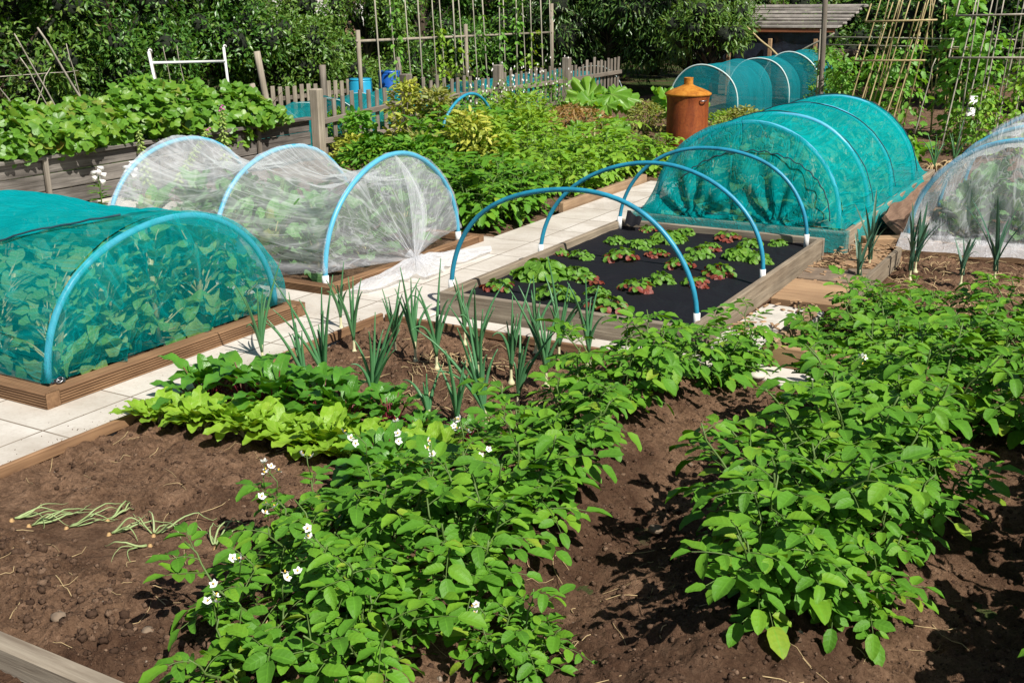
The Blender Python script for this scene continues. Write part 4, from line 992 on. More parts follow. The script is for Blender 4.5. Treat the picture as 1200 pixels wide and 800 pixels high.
for px, py, h, n, l, ln in ON:
    x, y = pg(px, py); onion(x, y, h * 1.42, n + 2, l, ln)
def lying(x, y, L, n, az0, label, sp=.5):
    g = rng; L *= 1.35; T = thing('wilted_onion', label, 'onion', (x, y, sh(x, y)), 0, 'wilted onions lying on the soil'); lb = MB()
    for k in range(n):
        az = az0 + g.uniform(-sp, sp); l = L * g.uniform(.6, 1.15); m = 14; t = np.linspace(0, 1, m); bend = g.uniform(-1.9, 1.9)
        X = x + np.cumsum(np.cos(az + bend * t) * l / m); Y = y + np.cumsum(np.sin(az + bend * t) * l / m)
        Z = soil_h(X, Y) + .006 + .05 * g.random() * np.sin(np.pi * t) ** 2
        lb.tube(np.stack([X, Y, Z], -1), rng.uniform(.0022, .0042) * np.clip(1.2 - t, .12, 1), 6)
    part('leaves', lb, 'wilt', T)
    b = MB(); b.lathe([(.002, -.018), (.009, -.010), (.010, -.002), (.004, .010)], n=10); part('bulb', b, 'skin', T, world=False)
for px, py, L, n, a, l, sp in ((14, 612, .16, 4, 1.0, 'wilted onion at the left end of the fallen line', .3), (34, 618, .17, 5, .8, 'wilted onion with leaves combed to one side near the path', .35), (78, 620, .17, 5, .75, 'wilted onion with its leaves fanned over the soil', .45), (126, 610, .12, 3, .9, 'small wilted onion right of the fanned one', .3), (128, 628, .15, 4, .8, 'short wilted onion right of the small one', .3), (180, 628, .15, 6, 1.9, 'wilted onion with an upward looped leaf', 1.4), (176, 640, .15, 3, -2.0, 'wilted onion curling toward the lower edge', .4), (252, 640, .17, 5, 2.2, 'wilted onion beside the small sprawling potato', .7), (300, 632, .16, 4, 1.2, 'wilted onion half under the potato leaves', .9)):
    x, y = pg(px, py); lying(x, y, L, n, a, l, sp)
# leeks at the right
for px, py, h, n, l in ((820, 330, .34, 4, 'leek nearest the grey path board'), (1018, 318, .42, 6, 'leek with crossed leaves beside the tunnel post'), (1066, 328, .46, 7, 'tall dense leek in front of the right white mesh tunnel'), (1072, 322, .36, 5, 'leek behind the dense one'), (1125, 340, .34, 4, 'leek among the potato tops at the right'), (1165, 330, .46, 6, 'leek at the right edge against the white mesh')):
    if px < 1000: px, py = 1006, 334
    x, y = pg(px, py); onion(x, y, h * 1.15, n + 2, l, (random.uniform(-.1, .1), 0), 'leeks behind the right hand potatoes', 'leek', None, .0085)
# dry straw strewn: uncountable
mb = MB()
for k in range(800):
    x = rng.uniform(-1.38, .1); y = rng.uniform(6.3, 7.95)
    if k > 380: x = rng.normal(-2.65, .35); y = rng.normal(4.05, .28)
    if k > 450: x, y = rng.uniform(-1.9, -1.42), rng.uniform(7.0, 8.0)
    if k > 560: x, y = rng.normal(-2.9, .08), rng.normal(4.4, .12)
    if k > 620: x, y = rng.uniform(-3.6, -.3), rng.uniform(1.7, 3.3)
    a = rng.uniform(0, 6.28); l = rng.uniform(.03, .14); t = np.linspace(0, 1, 5)
    X = x + np.cos(a + rng.uniform(-1, 1) * t) * l * t; Y = y + np.sin(a) * l * t
    mb.tube(np.stack([X, Y, soil_h(X, Y) + .004 + .02 * rng.random() * np.sin(3.14 * t) * (k < 620)], -1), rng.uniform(.0012, .0032) * (1 if k < 620 else .55), 4, cap=False)
setp(obj('dry_straw', mb.mesh('dry_straw', M['drystraw'])), 'dry straw and withered onion leaves scattered on the soil', 'straw', kind='stuff')
# wood chips on the little path
mb = MB()
for k in range(260):
    x, y = rng.uniform(-1.86, -1.45), rng.uniform(6.6, 8.0)
    if k > 200: x, y = rng.uniform(-1.85, -1.5), rng.uniform(5.1, 6.2)
    mb.box((x, y, .045 + .02 * rng.random()), (rng.uniform(.02, .07), rng.uniform(.008, .02), .006), rng.uniform(0, 3.1), .001)
setp(obj('wood_chips', mb.mesh('wood_chips', M['tan'], smooth=False)), 'broken wood chips scattered over the little right path', 'wood chips', kind='stuff')

# ------------------------------------------------------------------ strawberries
def strawb(seed, n, L, mat):
    global rng
    old = rng; rng = np.random.default_rng(seed); g = rng; lb = MB(); sb = MB(); P, D, N, S, W = [], [], [], [], []
    for k in range(n):
        a = k * 2.4 + g.uniform(-.3, .3); f = k / n; r = .02 + L * (.25 + .9 * f) * g.uniform(.8, 1.1); z = L * (.75 - .62 * f) + .01
        tip = np.array([r * math.cos(a), r * math.sin(a), z]); sb.tube(np.array([[0, 0, 0], [r * .4 * math.cos(a), r * .4 * math.sin(a), z * .7], tip]), .0018, 4, cap=False)
        for da in (-1.25, 0, 1.25):
            P.append(tip); D.append([math.cos(a + da), math.sin(a + da), -.15 - .3 * f + g.normal(0, .15)]); N.append(np.array([.35 * math.cos(a), .35 * math.sin(a), 1]) + g.normal(0, .2, 3)); s = L * .62 * g.uniform(.8, 1.15); S.append(s); W.append(s * .85)
    res = [('stems', sb.mesh('stems', M['stem']))]
    P, D, N, S, W = map(np.array, (P, D, N, S, W)); cv = g.uniform(.2, .9, len(S)); fo = g.uniform(.2, .45, len(S)); sco = np.hypot(P[:, 0], P[:, 1]) * g.uniform(.45, 1.1, len(S)); old_ = sco > np.quantile(sco, .78 if mat == 'straw_g' else .55)
    for nm, k, mm in (('foliage', ~old_, 'straw_g'), ('old_leaves', old_, mat)):
        b = MB(); leaves(b, P[k], D[k], N[k], S[k], W[k], 6, 4, 'round', cv[k], fo[k], .07, 4); res.append((nm, b.mesh(nm, M[mm])))
    rng = old; return res
SG = [strawb(500 + k, 13, .085, 'straw_g') for k in range(2)]; SB = [strawb(510, 30, .125, 'straw_g'), strawb(511, 22, .105, 'straw_g')]; SR = [strawb(520 + k, 13, .08, 'straw_r') for k in range(2)]
SP = [(636, 325, SB[0], 1.15, 'largest dark green strawberry plant'), (585, 340, SR[0], .95, 'small reddened strawberry plant nearest the front left corner'), (676, 326, SG[0], 1., 'strawberry plant touching the right side of the largest one'), (690, 332, SR[1], .8, 'red tinged strawberry plant just right of the largest one'), (681, 302, SG[1], .8, 'small strawberry plant behind the largest one'), (722, 285, SG[0], .8, 'small strawberry plant under the far left hoop'), (728, 305, SR[0], 1.15, 'strawberry plant with a ring of red leaves in the bed centre'), (650, 350, SG[1], 1.1, 'green strawberry plant near the front board'), (712, 362, SR[1], 1.15, 'red edged strawberry plant closest to the front board'), (746, 340, SR[0], 1.05, 'low reddened strawberry plant beside the near hoop'), (752, 291, SG[1], .9, 'strawberry plant behind the near hoop top'), (783, 284, SB[1], 1.0, 'big light strawberry plant at the back of the bed'), (807, 275, SG[0], .9, 'flat strawberry plant near the back board'), (818, 302, SG[1], 1.0, 'strawberry plant between the big light one and the right board'), (852, 282, SR[1], 1.0, 'strawberry plant mixed red and green at the back right'), (797, 315, SR[0], .95, 'dull red strawberry plant in front of the back right group'), (843, 322, SR[1], 1.1, 'red strawberry plant near the potato tops'), (866, 304, SB[1], .85, 'bright strawberry plant under the middle hoop end'), (888, 308, SG[0], .95, 'strawberry plant against the right board'), (600, 322, SG[0], .6, 'tiny strawberry plant behind the front left red one'), (770, 300, SR[1], .8, 'red green strawberry plant between hoop and centre ring'), (700, 345, SG[1], .7, 'small strawberry plant left of the low reddened one'), (760, 272, SR[0], .7, 'little strawberry plant in the back left corner'), (832, 294, SR[0], .8, 'little reddish strawberry plant at the back centre'), (880, 290, SG[1], .8, 'small strawberry plant by the right board back end'), (775, 330, SG[0], .85, 'green strawberry plant under the far reach of the near hoop'), (815, 335, SR[1], .9, 'reddish strawberry plant half behind the potato tops'), (655, 300, SR[0], .7, 'small red strawberry plant behind the largest clump'), (912, 288, SG[1], .65, 'tiny yellow green strawberry plant in the back right corner')]
for px, py, ms, s, l in SP:
    x, y = pg(px, py - 3, .10); place_meshes('strawberry_plant', l, 'strawberry plant', ms, (x, y, mem_z(x, y) - .004), px, s * .88, 'strawberry plants on the black membrane')

# ------------------------------------------------------------------ brassicas under the nets
BR = [rosette(600 + k, 44, .22, .17, 'ovate', ['brassica', 'brassica_d'][k % 2], 'palestem', (.1, 1.3), (.3, 1.6), .10, (.1, .4), .03, 9, 6, .35, 1.8, hz=.42) for k in range(4)]
BC = [rosette(620 + k, 32, .24, .19, 'ovate', ['brassica_d', 'brassica'][k % 2], 'palestem', (.15, 1.35), (.0, .9), .09, (.15, .5), .03, 9, 6, .2, 2, hz=.22) for k in range(3)]
rowsn = ['nearest', 'second', 'third', 'fourth', 'fifth', 'sixth']
def crops(grid_, ms, s, where, group, name='cabbage_plant', cat='cabbage', z=.06, arch=None):
    for (i, j, x, y) in grid_:
        T = place_meshes(name, '%s brassica from the %s in line %s of the %s' % (rowsn[i], where[0], ['one', 'two', 'three', 'four', 'five'][j], where[1]), cat, ms[(i + 2 * j) % len(ms)], (x, y, z), i * 2.1 + j, s * random.uniform(.88, 1.08), group)
        if arch:            # leaves press against the net instead of passing through it
            ax, c0, a, h, z0, lo, hi = arch; sc_ = T.scale[0]; rz = T.rotation_euler[2]; ca, sa = math.cos(rz), math.sin(rz)
            for ch in T.children:
                me = ch.data.copy(); ch.data = me; V = np.zeros(len(me.vertices) * 3, np.float32); me.vertices.foreach_get('co', V); V = V.reshape(-1, 3) * sc_
                W = np.stack([V[:, 0] * ca - V[:, 1] * sa + x, V[:, 0] * sa + V[:, 1] * ca + y, V[:, 2] + z], -1)
                p = 1 if ax == 'X' else 0; q = 1 - p
                f = np.sqrt(((W[:, p] - c0) / a) ** 2 + (np.maximum(W[:, 2] - z0, 0) / h) ** 2); lim = .93; over = f > .82
                k = np.where(over, (.82 + (lim - .82) * (1 - np.exp(-(f - .82) / (lim - .82)))) / f, 1)
                W[:, p] = c0 + (W[:, p] - c0) * k; W[:, 2] = np.where(over & (W[:, 2] > z0), z0 + (W[:, 2] - z0) * k, W[:, 2])
                d = W[:, q] - hi; W[:, q] = np.where(d > -.08, hi - .08 * np.exp(-np.maximum(d + .08, 0) / .08), W[:, q])
                d = lo - W[:, q]; W[:, q] = np.where(d > -.08, lo + .08 * np.exp(-np.maximum(d + .08, 0) / .08), W[:, q])
                U = W - np.array([x, y, z]); V = np.stack([U[:, 0] * ca + U[:, 1] * sa, -U[:, 0] * sa + U[:, 1] * ca, U[:, 2]], -1) / sc_
                me.vertices.foreach_set('co', V.astype(np.float32).ravel()); me.update()
crops([(i, j, -4.38 - .37 * i, 3.20 + .32 * j) for i in range(6) for j in range(5)], BR, 1.25, ('path', 'near teal tunnel'), 'brassicas under the near teal net', 'brassica_plant', 'brassica', arch=('X', 3.84, .775, .64, .08, -7.2, -4.215))
crops([(i, j, -4.62 - .38 * i, 5.42 + .48 * j) for i in range(5) for j in range(3)], BC, 1.22, ('path', 'left white tunnel'), 'cabbages under the left white mesh', arch=('X', 5.95, .72, .62, .06, -6.3, -4.36))
crops([(i, j, -3.15 + .5 * j, 8.12 + .46 * i) for i in range(6) for j in range(3)], BR, 1.25, ('strawberry bed', 'big teal tunnel'), 'brassicas under the big teal net', 'brassica_plant', 'brassica', .08, arch=('Y', -2.645, .73, .73, .12, 7.82, 10.7))
crops([(i, j, -1.15 + .42 * j, 8.42 + .5 * i) for i in range(4) for j in range(3)], BC, 1.15, ('leeks', 'right white tunnel'), 'cabbages under the right white mesh', arch=('Y', -.73, .72, .66, .05, 8.12, 10.6))

# ------------------------------------------------------------------ bushy plants of the middle plot
def bush(seed, R, H, n, L, W, mat, shape='ovate', nl=3, nw=2, stem='stem', up=.3, nst=7, curl=(.2, .9), flat_top=.5):
    global rng
    old = rng; rng = np.random.default_rng(seed); g = rng
    a = g.uniform(0, 6.28, n); u = g.random(n) ** .55; zf = g.random(n) ** .6
    lump = 1 + .28 * np.sin(a * 3 + seed) * zf
    r = R * u * np.sqrt(np.clip(1 - (zf * .92) ** 2.4, .05, 1)) * lump; z = H * zf * (1 - flat_top * .35 * u ** 2)
    P = np.stack([r * np.cos(a), r * np.sin(a), z], -1)
    D = np.stack([np.cos(a), np.sin(a), 0 * a + up], -1) + g.normal(0, .5, (n, 3)); N = np.stack([np.cos(a) * .4, np.sin(a) * .4, 1 + 0 * a], -1) + g.normal(0, .35, (n, 3))
    l = L * g.uniform(.65, 1.2, n); lb = MB(); leaves(lb, P, D, N, l, l * W / L, nl, nw, shape, g.uniform(*curl, n), g.uniform(.1, .45, n))
    sb = MB()
    for k in range(nst):
        b = g.uniform(0, 6.28); rr = R * g.uniform(.2, .8); hh = H * g.uniform(.6, .92); t = np.linspace(0, 1, 5)[:, None]
        sb.tube(np.array([math.cos(b) * rr, math.sin(b) * rr, hh]) * np.concatenate([t ** 1.4, t ** 1.4, t], 1), np.linspace(.008, .003, 5), 5, cap=False)
    rng = old; return [('stems', sb.mesh('stems', M[stem])), ('foliage', lb.mesh('foliage', M[mat]))]
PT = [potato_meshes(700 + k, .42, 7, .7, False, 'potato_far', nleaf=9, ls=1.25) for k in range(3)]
PTd = [potato_meshes(710 + k, .44, 8, .62, False, 'potato', nleaf=10, ls=1.15) for k in range(2)]
mid = [(-4.62, 7.32, .9, 0, 'potato plant of the middle plot nearest the knotted white mesh'), (-4.60, 7.72, .95, 1, 'potato plant of the middle plot overhanging the pale path'), (-5.02, 7.40, .95, 2, 'potato plant behind the knotted mesh end'), (-5.05, 7.85, 1, 0, 'inner potato plant near the front of the middle plot'), (-4.62, 8.12, .85, 2, 'potato plant at the start of the tan timber edging'), (-5.45, 7.62, .95, 1, 'potato plant deeper in behind the white mesh'), (-5.5, 8.1, .95, 0, 'potato plant at the left of the near potato block'),(-5.05, 8.3, .9, 1, 'potato plant at the back of the near potato block')]
for x, y, s, k, l in mid: place_meshes('potato_plant', l, 'potato plant', PTd[k % 2], (x, y, 0), x * 20, s * 1.18, 'potato plants in the front of the middle plot')
mid2 = [(-4.75, 9.15, .9), (-4.70, 9.6, .9), (-5.15, 9.45, 1), (-4.8, 10.05, .95), (-5.2, 10.0, 1), (-5.0, 10.5, .95), (-5.45, 10.5, 1.), (-5.6, 9.95, .95), (-4.55, 10.5, .85), (-4.6, 10.95, .9), (-5.2, 11.0, .95), (-5.9, 10.5, .9)]
mid2l = ['next to the tan timber edging start', 'beside the middle of the tan timber edging', 'behind the one at the timber edging', 'at the far end of the tan timber edging', 'second in from the far end of the timber', 'below the rusty incinerator to its left', 'left of those below the incinerator', 'between the yellow shrub and the pale block', 'at the corner of the big teal tunnel', 'touching the foot of the incinerator view', 'in front of the short log board', 'farthest left of the pale block']
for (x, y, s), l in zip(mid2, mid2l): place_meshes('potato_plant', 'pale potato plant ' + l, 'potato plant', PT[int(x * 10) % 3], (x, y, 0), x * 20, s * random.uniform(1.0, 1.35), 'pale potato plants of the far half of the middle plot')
tallp = [(-6.55, 9.75, 1.45), (-6.25, 10.15, 1.5), (-6.75, 10.35, 1.45), (-6.15, 9.6, 1.35)]
for (x, y, s), l in zip(tallp, ('in front of the lone blue hoop', 'right of the lone blue hoop', 'inside the lone blue hoop', 'below the lone blue hoop at the right')): place_meshes('potato_plant', 'tall dark potato plant ' + l, 'potato plant', PTd[int(x * 10) % 2], (x, y, 0), x * 20, s, 'tall potato plants around the lone hoop')
def b1(name, label, cat, ms, x, y, s=1., z=0., rz=0., group=None): return place_meshes(name, label, cat, ms, (x, y, z), rz, s, group)
b1('golden_shrub', 'golden upright shrub against the picket fence', 'shrub', bush(801, .24, .85, 620, .085, .045, 'gold', flat_top=0), -7.35, 10.3)
b1('variegated_shrub', 'bronze and cream shrub right of the golden one', 'shrub', bush(802, .28, .78, 700, .09, .045, 'varieg', flat_top=0), -7.0, 10.35)
b1('golden_shrub', 'low yellow shrub at the corner post of the plank wall', 'shrub', bush(803, .26, .30, 300, .09, .045, 'gold'), -7.7, 9.75)
b1('leafy_plant', 'dark leafy plant between the low yellow shrub and fence', 'plant', bush(804, .28, .26, 320, .09, .06, 'potato'), -7.75, 10.35)
b1('climbing_plant', 'green climber on the first pickets beside the plank wall post', 'climber', bush(805, .22, .5, 300, .10, .07, 'bean', flat_top=0), -8.0, 10.25)
b1('variegated_shrub', 'bronze and cream shrub behind the knotted white mesh', 'shrub', bush(806, .32, .5, 700, .085, .04, 'varieg'), -6.3, 9.0)
b1('leafy_plant', 'mixed green bush behind the white mesh tunnel top', 'plant', bush(817, .42, .5, 800, .10, .055, 'potato', flat_top=.1), -6.0, 8.55)
b1('leafy_plant', 'dark green bush behind the left part of the white tunnel', 'plant', bush(818, .45, .40, 900, .09, .055, 'potato'), -6.9, 9.1)
b1('flowering_shrub', 'yellow green shrub in the middle of the plot', 'shrub', bush(807, .42, .62, 800, .11, .05, 'lime', flat_top=.1), -5.95, 9.55)
b1('flowering_shrub', 'yellow shrub with dark gaps beside the pale potatoes', 'shrub', bush(808, .30, .72, 420, .10, .045, 'gold', flat_top=.1), -5.75, 9.05)
b1('flowering_shrub', 'lime shrub against the fence behind the yellow ones', 'shrub', bush(809, .5, .68, 800, .10, .045, 'lime', flat_top=.1), -6.5, 11.3)
b1('flowering_shrub', 'lime shrub right behind the lone blue hoop', 'shrub', bush(810, .4, .62, 700, .10, .045, 'lime', flat_top=.1), -6.1, 10.9, .9)
b1('bronze_shrub', 'low bronze shrub under the last fence post', 'shrub', bush(811, .55, .45, 1500, .06, .028, 'redtwig'), -6.45, 12.6)
b1('bronze_shrub', 'bronze bush left of the rusty incinerator', 'shrub', bush(812, .30, .55, 900, .055, .028, 'varieg'), -5.45, 12.6)
b1('bronze_shrub', 'yellow bronze bush right of the rusty incinerator', 'shrub', bush(813, .38, .48, 1100, .055, .028, 'varieg'), -4.35, 13.0)
b1('leafy_plant', 'lime mound in front of the teal net tents', 'plant', bush(814, .5, .36, 1300, .06, .03, 'lime'), -4.3, 13.9)
b1('leafy_plant', 'lime mound right behind the bronze bush of the incinerator', 'plant', bush(815, .4, .36, 1000, .06, .03, 'lime'), -4.75, 13.6)
b1('leafy_plant', 'dark weedy bush along the shady side of the fence', 'plant', bush(816, .5, .4, 800, .08, .04, 'potato'), -7.4, 12.3)
for k, (x, y, R_b, l) in enumerate(((-8.75, 10.9, .35, 'weedy green growth seen through the first pickets'), (-8.75, 12.1, .4, 'weedy green growth seen through the second fence section'), (-8.7, 13.2, .4, 'green growth behind the fence below the bean trellis'), (-8.8, 14.6, .4, 'green growth behind the flowering climber'), (-8.75, 16.0, .35, 'green growth behind the last pickets'))):
    b1('leafy_plant', l, 'plant', bush(840 + k, R_b, .42, 700, .09, .03, 'bean' if k % 2 else 'potato', 'lance', up=1.), x, y)
# flowering climber with white blossom on the fence
fl = MB(); lbm = MB(); n = 90; py_ = rng.uniform(12.3, 15.3, n); pz = np.clip(.70 - abs(py_ - 14) * .12 + rng.normal(0, .16, n), .05, .9)
T = thing('flowering_climber', 'thin climber dotted with small white flowers on the picket fence', 'climber', (-7.95, 13.8, 0))
for y, z in zip(py_, pz):
    n_ = 5; fl.grid(np.array([[(-7.86 + rng.normal(0, .01) * 0 + .004 * k, y + .016 * k * math.cos(a), z + .016 * k * math.sin(a)) for a in np.linspace(0, 6.28, 7)] for k in (.1, 1)]))
n = 900; yy = rng.uniform(12.2, 15.4, n); zz = rng.random(n) ** 1.3 * (.75 - .2 * np.abs(np.sin(yy * 4)))
leaves(lbm, np.stack([np.full(n, -7.90) + rng.normal(0, .05, n), yy, zz], -1), rng.normal(0, .6, (n, 3)) + (0.4, 0, .2), rng.normal(0, .4, (n, 3)) + (.6, 0, .6), rng.uniform(.04, .08, n), rng.uniform(.025, .045, n), 3, 2)
part('foliage', lbm, 'bean', T); part('blossom', fl, 'petal', T)
sb = MB()
for k in range(14):
    y = 12.3 + k * .22; t = np.linspace(0, 1, 8); sb.tube(np.stack([-7.88 + .02 * np.sin(t * 9 + k), y + .12 * np.sin(t * 5 + k), .7 * t], -1), .004, 4)
part('stems', sb, 'stem', T)
b1('leafy_shrub', 'loose dark shrub growing up in front of the shed', 'shrub', bush(831, .55, .85, 900, .11, .04, 'hedge2', 'lance', flat_top=0), -5.1, 18.9)
b1('leafy_shrub', 'small shrub between the teal tents and the tall grey post', 'shrub', bush(832, .35, .6, 500, .09, .04, 'potato', flat_top=0), -4.45, 17.2)
# giant rhubarb like leaves
def bigleaf(seed, n, S, H, mat='rhub', lobes=7, depth=.25):
    global rng
    old = rng; rng = np.random.default_rng(seed); g = rng; lb = MB(); sb = MB(); P, D, N = [], [], []
    for k in range(n):
        a = k * 2.4 + g.uniform(-.4, .4); r = H * g.uniform(.3, .9); z = H * g.uniform(.55, 1.05); P.append([r * math.cos(a), r * math.sin(a), z]); D.append([math.cos(a), math.sin(a), -.15]); N.append([.5 * math.cos(a) + .3 + g.normal(0, .3), .5 * math.sin(a) - .7 + g.normal(0, .3), .8])
        sb.tube(np.array([[0, 0, 0], [r * .5 * math.cos(a), r * .5 * math.sin(a), z * .7], P[-1]]), [.016, .012, .007], 6, cap=False)
    palm(lb, P, D, N, S * g.uniform(.7, 1.15, n), lobes, depth, 60, .35, .06, .11); rng = old
    return [('stalks', sb.mesh('stalks', M['palestem'])), ('foliage', lb.mesh('foliage', M[mat]))]
b1('rhubarb_plant', 'rhubarb with huge bright leaves beside the end of the picket fence', 'rhubarb', bigleaf(821, 13, .46, .46), -6.75, 14.1)
b1('rhubarb_plant', 'second rhubarb, closer to the rusty incinerator', 'rhubarb', bigleaf(822, 12, .40, .42), -5.75, 14.2)
b1('rhubarb_plant', 'small squash like plant behind the pale potatoes', 'rhubarb', bigleaf(823, 9, .26, .34), -5.8, 11.9)

# ------------------------------------------------------------------ rusty incinerator bin
T = thing('incinerator_bin', 'rusty orange garden incinerator with a conical lid and chimney stub', 'incinerator', (-4.80, 12.3, 0))
mb = MB(); pr = [(.235, 0), (.238, .02), (.236, .06)]
for k in range(1, 13): z = .06 + k * .045; pr.append((.236 + .006 * z + (.004 if k in (4, 12) else 0), z))
pr += [(.250, .625), (.253, .645), (.248, .655)]; mb.lathe(pr, n=48)
b_ = part('body', mb, 'rust', T, world=False)
mb = MB(); mb.lathe([(.262, .645), (.270, .655), (.268, .668), (.22, .695), (.16, .720), (.10, .742), (.058, .762), (.056, .766)], n=48); mb.lathe([(.252, .646), (.262, .645)], n=48); lid = part('lid', mb, 'rustlid', T, world=False)
mb = MB(); mb.lathe([(.055, .755), (.052, .80), (.054, .835), (.056, .842), (.044, .842), (.043, .80)], n=24); o = part('chimney', mb, 'rustlid', T, world=False)
for a in (-.45, 2.69):
    mb = MB(); ca, sa = math.cos(a), math.sin(a); th = np.linspace(0, np.pi, 12)
    mb.tube(np.stack([ca * (.245 + .035 * np.sin(th)) - sa * .045 * np.cos(th), sa * (.245 + .035 * np.sin(th)) + ca * .045 * np.cos(th), .595 + 0 * th], -1), .007, 8)
    part('handle', mb, 'steel', T, world=False)

# ------------------------------------------------------------------ plank wall, vine, picket fence
T = thing('plank_wall', 'dark weathered plank wall along the left side below the vine', 'wall', (-8.4, 4.0, 0))
for k in range(3):
    for (y0, y1) in ((3.2, 5.4), (5.41, 7.6), (7.61, 9.86)):
        mb = MB(); mb.box((-8.40 - .008 * k, (y0 + y1) / 2, .085 + .148 * k), (.04, y1 - y0 - .004, .142), 0, .006, jit=.002); part('plank', mb, 'wally', T, smooth=False)
mb = MB(); mb.box((-8.39, 6.53, .455), (.09, 6.64, .035), 0, .005); part('cap_rail', mb, 'wally', T, smooth=False)
for y in (4.2, 5.35, 6.30, 7.35, 8.98):
    mb = MB(); mb.box((-8.355, y, .22), (.035, .045, .45), 0, .006); part('batten', mb, 'fence', T, smooth=False)
for y in (3.2, 9.93):
    mb = MB(); mb.box((-8.33, y, .38), (.12, .12, .80), .1, .012); part('post', mb, 'post', T, smooth=False)
# vine heaped over the wall
T = thing('grapevine', 'grapevine with lobed bright leaves heaped over the plank wall', 'vine', (-8.6, 7, 0))
n = 2900; y = rng.uniform(3.4, 9.45, n); topz = np.interp(y, [3, 5, 6.1, 7.0, 7.8, 8.5, 9.0, 9.6], [.8, .82, .84, .90, .97, .98, .80, .52]); botz = np.interp(y, [3, 5.5, 6.1, 7, 7.8, 8.6, 9.2, 9.6], [.30, .32, .36, .42, .40, .10, .42, .46])
u = rng.random(n) ** .8; z = botz + (topz - botz) * u; bulge = np.sin(np.pi * np.clip(u, 0, 1) ** .8)
x = -8.66 + bulge * .42 * rng.random(n) ** .6 - .35 * (rng.random(n) < .4) * rng.random(n) * u + .06 * np.sin(y * 5)
z = z + .06 * np.sin(y * 4.3) * u + .05 * np.sin(y * 9.1 + 1) * u
a = rng.uniform(-1.4, 1.4, n); D = np.stack([.5 * np.cos(a) + .3, np.sin(a), -.35 + .5 * (u - .5) + rng.normal(0, .3, n)], -1); N = np.stack([.7 + rng.normal(0, .45, n), rng.normal(-.2, .6, n), .5 + .5 * u + rng.normal(0, .4, n)], -1)
mb = MB(); palm(mb, np.stack([x, y, z], -1), D, N, rng.uniform(.06, .15, n), 5, .42, 24, .35); part('foliage', mb, 'vine', T)
mb = MB()
for k in range(26):
    y0 = 3.5 + k * .23; t = np.linspace(0, 1, 7); mb.tube(np.stack([-8.62 + .05 * np.sin(t * 7 + k), y0 + .4 * t, .1 + .65 * t ** .8], -1), np.linspace(.012, .004, 7), 5)
part('vine_stem', mb, 'bark', T)
# picket fence
T = thing('picket_fence', 'silvered wooden picket fence behind the middle plot', 'fence', (-8.2, 10, 0))
FY = [9.99, 11.48, 13.54, 15.56, 17.9]; FX = [-8.36, -8.22, -8.12, -8.1, -8.2]
for y, x in zip(FY[1:4], FX[1:4]):
    mb = MB(); mb.box((x + .03, y, .43), (.12, .12, .84), .05 * (y - 13), .01); part('post', mb, 'fence', T, smooth=False)
for k in range(4):
    for zc in (.18, .50):
        z0 = zc - .10 if k == 0 and zc > .3 else zc; z1 = zc
        mb = MB(); L = math.hypot(FY[k + 1] - FY[k], FX[k + 1] - FX[k]) - .12
        mb.box(((FX[k] + FX[k + 1]) / 2, (FY[k] + FY[k + 1]) / 2, (z0 + z1) / 2), (.035, L, .065), -math.atan2(FX[k + 1] - FX[k], FY[k + 1] - FY[k]), .006, tilt=Matrix.Rotation(math.atan2(z1 - z0, L), 3, 'X')); part('rail', mb, 'fencey', T, smooth=False)
yy = 10.12; 
while yy < 17.8:
    if min(abs(yy - q) for q in FY) > .09:
        x = np.interp(yy, FY, FX) - .035; h = .65 + .03 * rng.normal() + (.02 if yy > 11.5 else -.06 + .06 * (yy - 10) / 1.5); mb = MB(); wv = .062; z = h + .06
        mb.box((x, yy, z / 2), (.018, wv, z), 0, .003, tilt=Matrix.Rotation(rng.normal(0, .025), 3, 'X'), jit=.002)
        part('picket', mb, 'fence', T, smooth=False)
    yy += .148 + rng.normal(0, .008)
mb = MB(); mb.box((-8.5, 9.95, .2), (.1, .1, .1)); 
# foxgloves
def foxglove(base, tip, label, pinkn):
    T = thing('foxglove', label, 'foxglove', (*base[:2], 0), 0, 'foxgloves in front of the plank wall'); base = np.array(base, float); tip = np.array(tip, float)
    t = np.linspace(0, 1, 8)[:, None]; P = base * (1 - t) + tip * t; mb = MB(); mb.tube(P, np.linspace(.008, .003, 8), 6); part('stem', mb, 'stem', T)
    mb = MB(); fb = MB()
    for k in range(54):
        q = .25 + .73 * k / 54; c = base * (1 - q) + tip * q; a = k * 2.4; d = np.array([math.cos(a), math.sin(a), -.5]); s = .052 * (1.15 - q * .7)
        (fb if k > 54 - pinkn else mb).tube(np.stack([c, c + d * s * .6, c + d * s * 1.3]), [.003, s * .32, s * .25], 6)
    part('seed_pods', mb, 'foxbud', T)
    if pinkn: part('flowers', fb, 'pink', T)
foxglove((-7.95, 7.05, 0), (-7.95, 7.0, .66), 'upright faded foxglove spike left of the white mesh tunnel', 0)
foxglove((-7.9, 7.2, 0), (-7.92, 7.85, .60), 'leaning foxglove spike tipped with one pink flower', 4)
foxglove((-7.95, 8.05, 0), (-7.95, 8.05, .80), 'tall foxglove spike with a pink top against the vine', 6)
